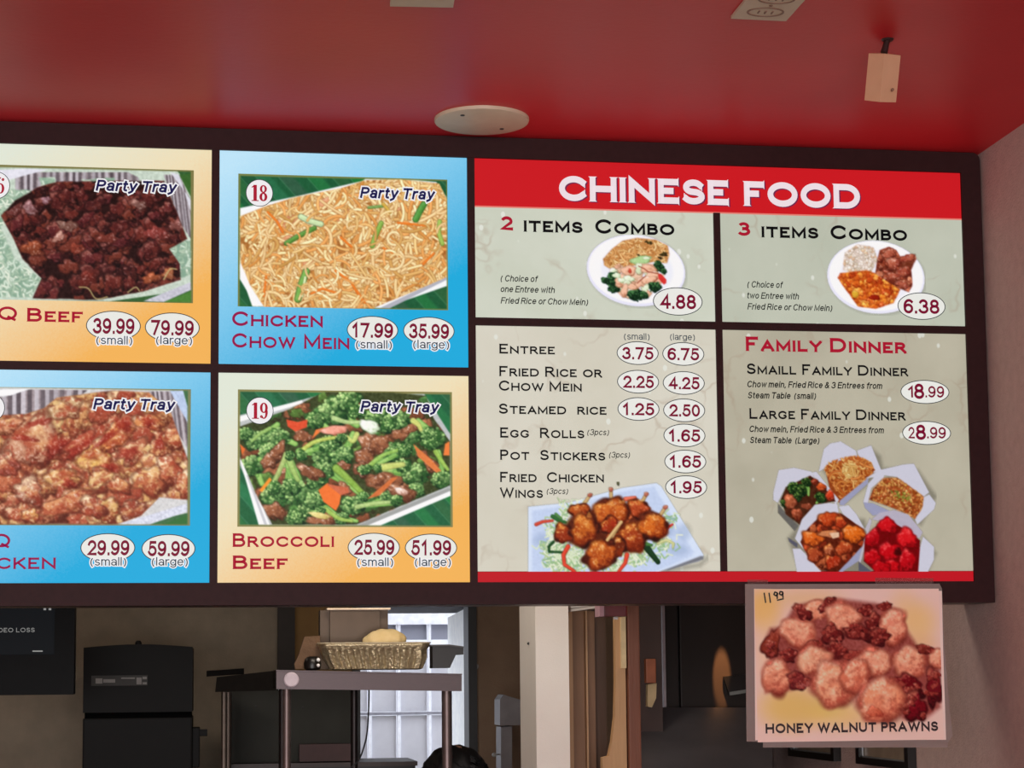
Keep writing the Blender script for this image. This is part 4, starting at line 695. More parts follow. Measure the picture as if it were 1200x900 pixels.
for i in range(4):
    for z0, z1, mm in ((.06, .61, M_pane), (.63, vs[4] - .01, M_pane), (vs[4] + .01, vs[3] - .02, M_pane), (vs[2] - .02, vs[1], mat('grey_upper_pane', (120, 122, 136), .6, sc=6))):
        G().box(us[i] + .012, us[i + 1] - .012, YG, YG + .012, z0, z1).build('pane', mm, t)
G().box(gx0 - 1.5, gx1 + 1.5, 6.6, 6.7, 0, 2.4).build('wall_yard', M_out, kind='structure')
# partition end, door casing, posts right of the kitchen doorway
M_white = mat('white_partition_paint', (232, 226, 216), .8, col2=(238, 232, 222), sc=8, bump=.08, bsc=200)
YP = 1.0
x0 = at(628, 800, YP)[0]; x1 = at(667, 800, YP)[0]; yb = YP + .27; xb = at(609.5, 800, yb)[0]
g = G(); g.hexa([(x0, YP, 0), (x1, YP, 0), (x1, yb, 0), (xb, yb, 0), (x0, YP, 2.68), (x1, YP, 2.68), (x1, yb, 2.68), (xb, yb, 2.68)])
g.build('wall_partition', M_white, kind='structure')
G().lathe((at(620, 754, 1.1)[0] , 1.115, at(620, 754, 1.1)[2]), [(.001, -.012), (.004, -.010), (.004, 0)], 8, 'y').build('trim_3', mat('dark_screw', (30, 28, 26), .6), kind='structure')
def wood(name, c1, c2): return mat(name, c1, .6, col2=c2, sc=9, stretch=(6, 6, .5), amt=.7, bump=.1, bsc=30)
W1 = wood('casing_brown', (118, 84, 58), (142, 104, 74)); W2 = wood('casing_brown_light', (176, 136, 98), (190, 150, 110)); W3 = wood('reddish_post', (112, 64, 44), (128, 76, 52)); W4 = wood('raw_pine', (176, 134, 92), (198, 158, 112)); W5 = wood('casing_brown_dark', (86, 60, 44), (98, 72, 52))
cas = thing('door_casing', (at(688, 800, 1.15)[0], 1.15, 0), 'stepped brown timber door casing beside the white partition end', 'door casing')
zt = at(680, 716, 1.15)[2]
for u0, u1, y, m_ in ((666.5, 671.5, 1.13, W2), (671.5, 687, 1.16, W1), (687, 689, 1.13, W2), (689, 697.5, 1.17, W1), (697.5, 710.5, 1.2, W5)):
    G().box(at(u0, 800, y)[0], at(u1, 800, y)[0], y, y + .05, 0, zt + (.0 if u0 < 690 else .006)).build('board', m_, cas)
sl = thing('louvre_head', (at(684, 800, 1.1)[0], 1.1, zt), 'white slatted trim head tilted above the brown door casing', 'trim')
for i, (a, b) in enumerate(((707.0, 703.0), (710.5, 706.5), (714.2, 709.5))):
    xa, xb2 = at(667, 800, 1.1)[0], at(703, 800, 1.1)[0]; za, zb = at(667, a + 3, 1.1)[2], at(703, b + 3, 1.1)[2]
    G().hexa([(xa, 1.06, za), (xb2, 1.06, zb), (xb2, 1.11, zb), (xa, 1.11, za), (xa, 1.06, za + .007), (xb2, 1.06, zb + .007), (xb2, 1.11, zb + .007), (xa, 1.11, za + .007)]).build('slat', M_white, sl)
# raw pine board with a flared foot
pts = [(722, 708), (734, 708), (733.5, 905), (703, 905), (706, 888), (713.5, 886), (717, 870), (720.5, 840), (721.5, 800), (721, 750)]
xs = [xz(u, v, .92) for u, v in pts]; xs2 = [(x, z) for x, z in xs]; xs2 = [(x, (0.0 if v == 905 else z)) for (x, z), (u, v) in zip(xs, pts)]
xs2[0] = (xs[0][0], 2.68); xs2[1] = (xs[1][0], 2.68); xr = at(735, 800, .9)[0]; xs2[1] = (xr, 2.68); xs2[2] = (xr, 0.0)
bd = thing('pine_board', (xs[2][0], .92, 0), 'raw pine board with a flared lower edge left of the reddish post', 'board')
G().prism(xs2, .92, .95).build('board', W4, bd); G().box(at(728, 800, .915)[0], at(733.5, 800, .915)[0], .905, .92, at(730, 783, .915)[2], 2.66).build('strip', mat('cream_batten', (206, 184, 140), .7), bd)
tag(G().box(at(736.5, 800, .9)[0], at(750.5, 800, .9)[0], .9, .98, 0, 2.68, .004).build('timber_post', W3, None), 'reddish brown square post between raw pine board and dark fridge', 'post')
rb = thing('red_box', (at(719, 715, .8)[0], .8, at(719, 723, .8)[2]), 'dark red box hanging just under the menu board above the pine board', 'box')
G().box(at(707, 715, .8)[0], at(735, 715, .8)[0], .8, .87, at(719, 722.5, .8)[2], 2.68, .004).build('housing', mat('dark_red_plastic', (92, 16, 24), .4), rb)
G().box(at(702, 715, .8)[0], at(707, 715, .8)[0], .79, .86, at(704, 722.5, .8)[2], 2.68).build('end_plate', mat('mauve_plate', (160, 120, 130), .5), rb)
G().cyl(at(719, 724.5, .82), at(724, 724.5, .82), .004).build('lamp_lens', mat('white_plastic', (220, 216, 214), .4), rb)
G().box(at(750.5, 800, 1.3)[0], at(776, 800, 1.3)[0], 1.3, 1.36, 0, 2.68).build('wall_service', mat('dark_brown_panel', (58, 40, 34), .6, sc=12), kind='structure')
eb = thing('switch_box', (at(763, 800, 1.27)[0], 1.27, at(763, 828, 1.27)[2]), 'orange brown wall box with cream lower half on dark brown panel', 'electrical box')
G().box(at(757.5, 800, 1.27)[0], at(769, 800, 1.27)[0], 1.27, 1.3, at(763, 800.5, 1.27)[2], at(763, 772, 1.27)[2], .003).build('cover', mat('orange_brown_cover', (150, 84, 52), .5), eb)
G().prism([xz(759, 802, 1.275), xz(769.5, 800.5, 1.275), xz(769, 818, 1.275), xz(764, 829, 1.275), xz(759, 828, 1.275)], 1.275, 1.3).build('cream_pad', mat('cream_pad_paint', (190, 168, 128), .7), eb)
# dark refrigerator with bright edge strip
YR = 1.5
fr = thing('refrigerator', (at(825, 800, YR)[0], YR, 0), 'tall dark refrigerator with silver edge strip right of the wooden posts', 'refrigerator')
M_fr = mat('dark_steel_door', (44, 38, 36), .5, col2=(52, 45, 42), sc=3, bump=.05, bsc=15, spec=.15)
rx0 = at(780, 800, YR)[0]; rx1 = at(898, 800, YR)[0]; rxm = at(796.5, 800, YR)[0]
G().box(rx0, rx1, YR + .03, YR + .6, 0, 2.4).build('cabinet_body', mat('black_body', (24, 22, 22), .5), fr)
G().box(rxm + .003, rx1, YR, YR + .028, .1, 2.39, .004).build('door', M_fr, fr); G().box(rx0, rxm - .003, YR + .004, YR + .028, .1, 2.39, .003).build('door', M_fr, fr)
G().box(at(776.5, 800, YR)[0], rx0 - .001, YR - .01, YR + .05, 0, 2.4).build('edge_strip', mat('silver_strip', (150, 142, 146), .35, .6), fr)
sg = thing('notice_card', (at(862, 803, YR - .012)[0], YR - .012, at(862, 815, YR)[2]), 'small black card with pale lower edge stuck on refrigerator door', 'sign')
G().prism([xz(848, 793, YR - .014), xz(874, 790, YR - .014), xz(874, 812, YR - .014), xz(855, 815.5, YR - .014)], YR - .014, YR - .002).build('card', mat('black_card', (14, 14, 15), .3), sg)
G().prism([xz(855, 811, YR - .0155), xz(874, 808, YR - .0155), xz(874, 812, YR - .0155), xz(855, 815, YR - .0155)], YR - .0155, YR - .014).build('pale_edge', mat('pale_card_edge', (120, 122, 118), .5), sg)
# sloping dark cooker hood under the fridge line
hd = thing('cooker_hood', (at(815, 860, 1.1)[0], 1.1, at(815, 905, .72)[2]), 'dark grey sloping sheet steel hood in front of the dark refrigerator', 'hood')
a0, a1 = at(742, 829, 1.46), at(905, 829, 1.46); b0, b1 = at(742, 915, 1.0), at(905, 915, 1.0)
M_hd = mat('smoked_steel', (92, 90, 94), .5, col2=(126, 122, 124), sc=5, metal=.5, amt=.7, stretch=(1, .5, 3))
G().hexa([(b0[0], 1.0, b0[2] - .02), (b1[0], 1.0, b1[2] - .02), (a1[0], 1.46, b0[2] - .02), (a0[0], 1.46, b0[2] - .02), tuple(b0), tuple(b1), tuple(a1), tuple(a0)]).build('hood_skin', M_hd, hd)
G().box(b0[0], b1[0], .99, 1.0, b0[2] - .06, b0[2]).build('front_lip', M_hd, hd)
G().box(a0[0] + .02, a0[0] + .05, 1.42, 1.45, 0, b0[2] - .02).box(a1[0] - .05, a1[0] - .02, 1.42, 1.45, 0, b0[2] - .02).box(b0[0] + .02, b0[0] + .05, 1.04, 1.07, 0, b0[2] - .02).box(b1[0] - .05, b1[0] - .02, 1.04, 1.07, 0, b0[2] - .02).build('support_legs', M_hd, hd)
# framed pictures on the right wall beyond the board
def wframe(y0, y1, zb, zt_, lab):
    t = thing('picture_frame', (X_R - .02, (y0 + y1) / 2, zb), lab, 'picture frame')
    M_b = mat('black_picture_frame', (16, 12, 11), .4)
    for (a, b, c, d) in ((y0, y1, zb, zb + .02), (y0, y1, zt_ - .02, zt_), (y0, y0 + .03, zb + .02, zt_ - .02), (y1 - .03, y1, zb + .02, zt_ - .02)): G().box(X_R - .025, X_R - .001, a, b, c, d).build('frame_side', M_b, t)
    G().box(X_R - .018, X_R - .014, y0 + .03, y1 - .03, zb + .02, zb + .024).box(X_R - .018, X_R - .014, y0 + .03, y0 + .04, zb + .02, zt_ - .02).box(X_R - .018, X_R - .014, y1 - .04, y1 - .03, zb + .02, zt_ - .02).build('silver_slip', mat('silver_slip', (150, 150, 152), .3, .6), t)
    G().box(X_R - .012, X_R - .002, y0 + .03, y1 - .03, zb + .02, zt_ - .02).build('backing_card', mat('tan_picture', (126, 108, 92), .3, col2=(150, 132, 112), sc=20), t)
def ywall(u, v=885): return atx(u, v, X_R)[1]
wframe(ywall(1074), ywall(1012), atx(1040, 898, X_R)[2], atx(1040, 840, X_R)[2], 'black framed picture with silver inner line hung below the prawn notice')
wframe(ywall(986), ywall(932), atx(960, 889, X_R)[2], atx(960, 845, X_R)[2], 'small dark framed tan picture left of silver lined frame on right wall')

# ---------------------------------------------------------------- menu board: frame
c0, c1, c2, c3, c4, c5, c6, c7 = -.0048, .0129, .604, .6217, 1.2129, 1.2292, 1.8529, 1.9039
r0, r1, r2, r3, q1, q2, q3, q4, bt, tp = [1.6 + z for z in (1.2591, .7462, .7265, .2336, 1.1396, .8682, .8495, .2591, .1814, 1.3107)]
cl = c0 - (c2 - c1); LX = cl - .055
YF = -.006
fb = thing('menu_board', ((LX + c7) / 2, 0, bt), 'long backlit restaurant menu board in a dark brown frame under red ceiling', 'menu board')
G().box(LX + .01, c7 - .01, .006, .127, bt + .008, tp - .008).build('light_box', M_dark, fb)
R_ = .02
G().prism([(LX, r0), (c7, r0), (c7, tp - R_)] + [(c7 - R_ + R_ * math.cos(a), tp - R_ + R_ * math.sin(a)) for a in [math.radians(15 * i) for i in range(1, 6)]] + [(c7 - R_, tp), (LX, tp)], YF, .02).build('top_rail', M_dark, fb)
G().prism([(LX, bt), (c7, bt), (c7, r3), (LX, r3)], YF, .02).build('bottom_rail', M_dark, fb)
G().box(c6, c7, YF, .02, r3, r0).build('side_rail', M_dark, fb); G().box(LX, cl, YF, .02, r3, r0).build('side_rail', M_dark, fb)
for a, b, z0, z1 in ((c0, c1, r3, r0), (c2, c3, r3, r0), (c4, c5, q4, q1)): G().box(a, b, YF + .001, .006, z0, z1).build('mullion', M_dark, fb)
for a, b, z0, z1 in ((cl, c0, r2, r1), (c1, c2, r2, r1), (c3, c4, q3, q2), (c5, c6, q3, q2)): G().box(a, b, YF + .001, .006, z0, z1).build('transom', M_dark, fb)
G().box(LX + .01, c7 - .004, .02, .126, bt + .0, bt + .008).build('bottom_tray', mat('dull_bronze_tray', (88, 66, 62), .4), fb)

# ---------------------------------------------------------------- menu panels
E1 = .86
warm = lambda n, s: backlit(n, grad((222, 230, 214), (236, 222, 184), (240, 178, 88)), s)
blue = lambda n, s: backlit(n, grad((186, 226, 246), (132, 202, 236), (28, 168, 218), off=-.05), s)
I_crim = backlit('crimson_ink', flat((176, 24, 50)), .8); I_mar = backlit('maroon_ink', flat((128, 16, 50)), .8); I_blk = backlit('black_ink', flat((16, 16, 18)), .6); I_navy = backlit('navy_ink', flat((32, 30, 84)), .8)
I_wht = backlit('white_ink', flat((244, 244, 246)), .84); I_ring = backlit('grey_ring_ink', flat((62, 66, 70)), .7); I_cream = backlit('cream_ring_fill', flat((238, 240, 234)), .84); I_grey = backlit('grey_text_ink', flat((60, 72, 84)), .7); I_dot = backlit('dim_white_ink', flat((206, 204, 200)), .8)
PX = {}
def panel(x0, x1, z0, z1, m, label):
    return G().box(x0 + .0005, x1 - .0005, 0, .0045, z0 + .0005, z1 - .0005).build('menu_panel', m, fb, label=label)
def oval(u, v, a, b, parent, fill=None, ring=None, y=-.0022, rw=1.0, name='price_oval'):
    cx, cz = xz(u, v); px = 1 / 500.0 * (4.6 - 0) / 4.6; ka = abs(at(u + a, v)[0] - cx); kb = abs(at(u, v - b)[2] - cz); g = G()
    n = 48; o = [(cx + ka * math.cos(6.28318 * i / n), cz + kb * math.sin(6.28318 * i / n)) for i in range(n)]
    w_ = rw / 500; gi = [(cx + (ka - w_) * math.cos(6.28318 * i / n), cz + (kb - w_) * math.sin(6.28318 * i / n)) for i in range(n)]
    f = G().face(gi, y - .0003).build(name, fill or I_cream, parent)
    r = G(); r.v = [(x, y - .0005, z) for x, z in o] + [(x, y - .0005, z) for x, z in gi]; r.f = [(i, (i + 1) % n, n + (i + 1) % n, n + i) for i in range(n)]; r.build('oval_outline', ring or I_ring, parent); return f
def price(txt, u, v, parent, a=30, b=17, h=18, wd=None, fill=None):
    oval(u, v, a, b, parent, fill)
    wd = wd or len(txt) * 10.3; letters('price_number', sansline(txt, t=.185, gap=.1), u - wd / 2, v + h / 2, u + wd / 2, h, I_mar, parent, -.0034)
def halo(txt, u0, v, u1, cap, parent, ink, y=-.004, t=.13, shear=0, hw=.16, label=None):
    A = sansline(txt, t=t, shear=shear); lo, hi = A[0][:, 0].min(), A[0][:, 0].max()
    letters('lettering_outline', sansline(txt, t=t, draw=t + 2 * hw, shear=shear), u0, v, u1, cap, I_wht, parent, y, fitx=(lo, hi)); letters('lettering', A, u0, v, u1, cap, ink, parent, y - .0008, label=label)
def sizes(parent, us, ul, v):
    for t_, u in (('(small)', us), ('(large)', ul)):
        halo(t_, u - 21, v + 4.0, u + 21, 10.0, parent, I_grey, t=.12, hw=.12)
def cop(txt, u0, v, u1, cap, parent, ink, t=.13, y=-.003, **k): return letters('lettering', engraved(txt, t=t * 1.48, **k), u0, v, u1, cap, ink, parent, y)
# bold condensed book numerals for the round item badges
def didot(txt):
    V, F = [], []; x = 0
    def ring(cx, cy, rx, ry, ix, iy, a0=0, a1=360):
        n = 28; k = len(V)
        for i in range(n + 1):
            t = math.radians(a0 + (a1 - a0) * i / n); V.append((x + cx + rx * math.cos(t), cy + ry * math.sin(t))); V.append((x + cx + ix * math.cos(t), cy + iy * math.sin(t)))
        for i in range(n): F.append((k + 2 * i, k + 2 * i + 1, k + 2 * i + 3, k + 2 * i + 2))
    def quad(*p): k = len(V); V.extend([(x + a, b) for a, b in p]); F.append(tuple(range(k, k + len(p))))
    for ch in txt:
        if ch == '1': quad((.12, 0), (.34, 0), (.34, 1), (.12, 1)); quad((0, 0), (.46, 0), (.46, .06), (0, .06)); quad((0, .82), (.12, .86), (.34, 1), (.2, 1), (0, .88)); x += .52
        if ch == '8': ring(.25, .76, .23, .24, .08, .17); ring(.25, .27, .26, .27, .08, .19); x += .58
        if ch == '9': ring(.26, .68, .26, .32, .09, .25); ring(.26, .4, .26, .4, .1, .33, -135, 20); ring(.1, .14, .09, .09, .01, .01); x += .58
        if ch == '6': ring(.26, .32, .26, .32, .09, .25); ring(.26, .6, .26, .4, .1, .33, 80, 200); ring(.42, .87, .09, .09, .01, .01); x += .58
        if ch == '7': quad((0, .84), (.48, .84), (.48, 1), (0, 1)); quad((.1, 0), (.3, 0), (.48, .86), (.36, .86)); x += .56
    return np.array(V), F
def badge(txt, u, v, parent, r=16, ring=None):
    oval(u, v, r, r, parent, I_wht, ring or I_ring, y=-.0030, name='number_badge', rw=.8)
    if txt: letters('badge_number', didot(txt), u - 9.2, v + 9.5, u + 9.2, 19, I_crim, parent, -.0042)
I_photo = inkattr('food_photo_ink', .86); I_photo_a = inkattr('cutout_photo_ink', .84, alpha=True); I_photo_d = inkattr('cutout_photo_ink_dim', .72, alpha=True)
I_tray = I_navy
def party(u, v, parent, u1): halo('Party Tray', u, v, u1, 13.0, parent, I_navy, t=.2, shear=.22, hw=.12)
ZB = at(200, 355)[2]
# 16: bbq beef (its left part is outside the picture)
p16 = panel(cl, c0, r1, r0, warm('warm_sheet', .92), 'cream to orange menu panel with dark barbecue beef tray photo, upper left')
print_mesh('food_photo', _at_y(paint_beef(-.548, at(226.5, 300)[0], at(200, 355)[2], at(200, 199)[2]), -.0015), I_photo, p16, cont=1.1, lift=0)
party(112, 224, p16, 208); badge('16', -4, 217.5, p16); price('39.99', 133, 382, p16, 32, 17.5, 18.5, 49); price('79.99', 202, 384, p16, 32, 17.5, 18, 50); sizes(p16, 134, 204, 399.5)
E_ = at(0, 378)[0]
cop('BBQ', -42, 374.5, 20, 16, p16, I_crim, .125); cop('Beef', 31, 377, 97, 16, p16, I_crim, .13)
# 18: chicken chow mein
p18 = panel(c1, c2, r1, r0, blue('blue_sheet', .94), 'light blue menu panel with chow mein noodle tray photo numbered 18')
print_mesh('food_photo', _at_y(paint_chow(), -.0015), I_photo, p18, lift=4)
party(421.5, 232.5, p18, 510); badge('18', 304, 226.5, p18); price('17.99', 436.5, 387, p18, 30, 16.5, 17.5, 48); price('35.99', 502.5, 388, p18, 30, 16.5, 17.5, 47); sizes(p18, 438, 505, 404.5)
I_mag = backlit('magenta_crimson_ink', flat((156, 20, 78)), .8)
cop('Chicken', 272, 382, 379, 17, p18, I_mag, .125); cop('Chow Mein', 272, 407.5, 410, 17, p18, I_mag, .125)
# 17: bbq chicken
p17 = panel(cl, c0, r3, r2, blue('blue_sheet', .94), 'light blue menu panel with glazed barbecue chicken tray photo, lower left')
print_mesh('food_photo', _at_y(paint_chick(-.548, at(223.5, 500)[0], at(200, 616)[2], at(200, 456)[2]), -.0015), I_photo, p17, lift=6)
party(109, 480, p17, 206); badge('17', -10, 478, p17); price('29.99', 126.5, 642, p17, 32, 17, 18, 50); price('59.99', 197.5, 643, p17, 31.5, 17, 18, 49); sizes(p17, 127, 199, 659)
cop('BBQ', -46, 641.5, 12, 16, p17, I_mag, .12); cop('Chicken', -50, 667, 66, 13.5, p17, I_mag, .14, small=1.0)
# 19: broccoli beef
p19 = panel(c1, c2, r3, r2, warm('warm_sheet', .92), 'cream to orange menu panel with broccoli beef tray photo numbered 19')
print_mesh('food_photo', _at_y(paint_broc(), -.0015), I_photo, p19, lift=12)
party(422, 483, p19, 515); badge('19', 304.5, 481.5, p19); price('25.99', 438, 641.5, p19, 30.5, 17, 18, 48); price('51.99', 505, 642, p19, 30.5, 16.5, 18, 47); sizes(p19, 439.5, 507, 659.5)
cop('Broccoli', 272, 641, 392, 16, p19, I_crim, .125); cop('Beef', 272, 667, 337, 16, p19, I_crim, .13)
# red header
redm = backlit('red_sheet', flat((206, 26, 34)), .86); hdp = G().box(c3 + .0005, c6 - .0005, 0, .0045, q1 + .0005, r0 - .0005).build('header_panel', redm, fb, label='long red header panel with large white heading across the right menus')
G().box(c3 + .0005, c6 - .0005, -.0008, .0, q1 - .001, q1 + .0025).build('pale_lower_edge', backlit('salmon_edge', flat((236, 130, 118)), .8), hdp)
cop('CHINESE FOOD', 656.5, 236.5, 1009, 29.5, hdp, backlit('mauve_shadow_ink', flat((120, 40, 80)), .8), .178, -.002, serif=.06, gap=.14); cop('CHINESE FOOD', 655, 235.5, 1007.5, 29.5, hdp, backlit('header_white_ink', flat((240, 226, 232)), .86), .172, -.003, serif=.06, gap=.14)
st = lambda n, a, b, s, sd: backlit(n, stone(a, b, sd), s)
pa = panel(c3, c4, q2, q1, st('stone_sheet_a', (202, 208, 190), (214, 219, 204), .86, 1.3), 'pale stone patterned menu panel with noodle and broccoli plate priced 4.88')
print_mesh('food_plate', _at_y(paint_plate2(), -.0015), I_photo_a, pa)
cop('2', 585.5, 270.5, 601, 17, pa, I_crim, .15); cop('items Combo', 613, 271.8, 790, 17, pa, I_blk, .14, word=.75)
def small(lines, parent, t=.15, cap=8.0):
    for txt, u0, v, u1 in lines: letters('lettering', sansline(txt, t=t, shear=.22), u0, v, u1, cap, I_blk, parent, -.003)
small([('( Choice of', 586.5, 330, 630.5), ('one Entree with', 586.5, 342.5, 650), ('Fried Rice or Chow Mein)', 586.5, 356, 689)], pa, cap=7.5)
price('4.88', 794, 353.5, pa, 29, 16.5, 17, 43)
pb = panel(c5, c6, q2, q1, st('stone_sheet_b', (190, 196, 178), (202, 207, 190), .82, 4.1), 'pale stone patterned menu panel with rice and meats plate priced 6.38')
print_mesh('food_plate', _at_y(paint_plate3(), -.0015), I_photo_a, pb)
cop('3', 864.5, 276.5, 879, 16, pb, I_crim, .15); cop('items Combo', 891.5, 278.4, 1062.5, 16.5, pb, I_blk, .14, word=.75)
small([('( Choice of', 875.5, 337, 917.5), ('two Entree with', 875.5, 350, 936), ('Fried Rice or Chow Mein)', 875.5, 363, 975)], pb, cap=7.5)
price('6.38', 1079.5, 359, pb, 28, 16, 17, 42)
pc = panel(c3, c4, q4, q3, st('stone_sheet_c', (212, 208, 190), (222, 219, 204), .84, 7.7), 'pale stone patterned price list panel with chicken drumstick platter below')
print_mesh('food_platter', _at_y(paint_wings(), -.0012), I_photo_a, pc)
for txt, u0, v, u1, h in (('Entree', 584.5, 414.5, 650, 11.5), ('Fried Rice or', 584.5, 441, 706, 12), ('Chow Mein', 584.5, 458, 682, 12), ('Steamed  rice', 584.5, 485, 710.5, 12), ('Egg  Rolls', 585.5, 513, 684.5, 12), ('Pot  Stickers', 585.5, 539, 709, 12), ('Fried  Chicken', 585.5, 565, 708, 12), ('Wings', 585.5, 583.5, 636, 12)): cop(txt, u0, v, u1, h, pc, I_blk, .12, word=.5)
for txt, u0, v, u1 in (('(3pcs)', 688, 510, 713.5), ('(3pcs)', 713.5, 536.5, 738), ('(3pcs)', 640.5, 579, 665.5)): letters('lettering', sansline(txt, t=.13, shear=.22), u0, v, u1, 7, I_blk, pc, -.003)
for txt, u0, u1 in (('(small)', 731, 761), ('(large)', 785, 814)): letters('lettering', sansline(txt, t=.12), u0, 398 if u0 < 740 else 398.5, u1, 7.6, I_grey, pc, -.003)
for txt, u, v in (('3.75', 747, 414), ('6.75', 800.5, 415), ('2.25', 747.5, 447.5), ('4.25', 801, 449), ('1.25', 748, 479.5), ('2.50', 801.5, 481), ('1.65', 801.8, 510.5), ('1.65', 802.8, 541), ('1.95', 803.8, 571)): price(txt, u, v, pc, 24.5, 13.8, 14.5, 37)
pd = panel(c5, c6, q4, q3, st('stone_sheet_d', (184, 179, 158), (200, 195, 174), .78, 11.9), 'pale stone patterned family dinner panel with five takeout boxes of food')
print_mesh('takeout_boxes_photo', _at_y(paint_boxes(), -.0012), I_photo_d, pd)
cop('Family Dinner', 873, 411.5, 1063, 17, pd, I_crim, .15, word=.45); cop('Smaill Family Dinner', 875, 438.5, 1064.5, 12.5, pd, I_blk, .125, word=.5); cop('Large Family Dinner', 877.5, 491, 1061.5, 12.5, pd, I_blk, .125, word=.5)
small([('Chow mein, Fried Rice & 3 Entrees from', 875.5, 454, 1033.5), ('Steam Table  (small)', 876, 467, 956), ('Chow mein, Fried Rice & 3 Entrees from', 878, 506.5, 1035.5), ('Steam Table  (Large)', 878.5, 519.5, 960)], pd, .17, 7.6)
for a_, b_, c_, u, v in (('1', '8', '.99', 1083.5, 459.5), ('2', '8', '.99', 1085.5, 507.5)):
    oval(u, v, 28.5, 14, pd)
    letters('price_number', sansline(a_, t=.16), u - (20 if a_ == '1' else 22), v + 6.5, u - 14, 13.5, I_mar, pd, -.0034); letters('price_number', sansline(b_, t=.19), u - 12.8, v + 8.2, u - .8, 18, I_mar, pd, -.0038); letters('price_number', sansline(c_, t=.16), u + .5, v + 6.5, u + 22.5, 13.5, I_mar, pd, -.0034)
G().box(c3 + .0005, c6 - .0005, 0, .0045, r3 + .0005, q4 - .0005).build('footer_strip', backlit('red_strip_sheet', flat((196, 24, 36)), .84), fb, label='narrow red strip along the bottom of the right menus')

# ---------------------------------------------------------------- laminated prawn notice hung below the board
YS = -.016
sgn = thing('laminated_notice', (at(995, 780, YS)[0], YS, at(995, 870, YS)[2]), 'laminated honey walnut prawns photo notice taped under the menu board', 'notice')
M_lam = mat('laminate_film', (160, 138, 132), .35, col2=(160, 144, 138), sc=20, alpha=.62)
G().prism([xz(u, v, YS) for u, v in ((873, 684.5), (1101, 684), (1104, 690), (1106, 745), (1113, 830), (1116.5, 862), (1110, 872), (875, 869))], YS, YS + .0012).build('laminate_sheet', M_lam, sgn)
G().prism([xz(u, v, YS + .003) for u, v in ((894, 862), (1107, 862), (1111, 876), (894, 876))], YS + .0022, YS + .003).build('laminate_strip', M_lam, sgn)
ppr = G().prism([xz(u, v, YS) for u, v in ((883.5, 690), (1103.5, 692.5), (1105, 760), (1108.5, 867), (885, 867.5))], YS - .0012, YS - .0002).build('paper_sheet', mat('pinkish_paper', (244, 208, 198), .5, sc=5), sgn)
print_mesh('prawn_photo', _at_y(paint_prawns(YS), YS - .0016), inkattr('printed_photo_ink', 0, alpha=False, ref=1.0, rough=.45), sgn, cont=1.25, lift=14)
letters('lettering', engraved('HONEY WALNUT PRAWNS', t=.24, serif=.05, gap=.2, word=.5), 896.5, 859.5, 1099, 11.5, mat('dark_brown_ink', (44, 14, 20), .5), sgn, YS - .0028, yp=YS)
def pen(lines, m, parent, w_=1.7, y=YS - .003):
    g = G()
    for L in lines:
        P = [np.array(xz(860 + a / 3.529, 670 + b / 3.529, YS)) for a, b in L]
        for a, b in zip(P[:-1], P[1:]):
            d = (b - a) / (np.linalg.norm(b - a) + 1e-9); n = np.array([-d[1], d[0]]) * w_ / 1000; a_ = a - d * .0006; b_ = b + d * .0006
            g.face([tuple(a_ + n), tuple(a_ - n), tuple(b_ - n), tuple(b_ + n)], y)
    g.build('handwritten_price', m, parent)
pen([[(124, 88), (130, 128)], [(144, 88), (150, 128)], [(178, 88), (168, 84), (164, 94), (172, 100), (180, 92), (178, 88), (178, 112)], [(200, 84), (190, 82), (187, 92), (195, 97), (202, 90), (200, 84), (202, 108)], [(178, 118), (204, 112)]], mat('black_marker', (30, 20, 22), .6), sgn)
for u, v, a, b in ((888, 686, 12, 7), (1060, 684, 34, 7)): G().prism([xz(u - a, v - b, YS), xz(u + a, v - b + .5, YS), xz(u + a, v + b - 3, YS), xz(u - a, v + b - 3, YS)], YS + .0014, YS + .0022).build('tape', mat('clear_tape', (120, 84, 82), .2, alpha=.35), sgn)

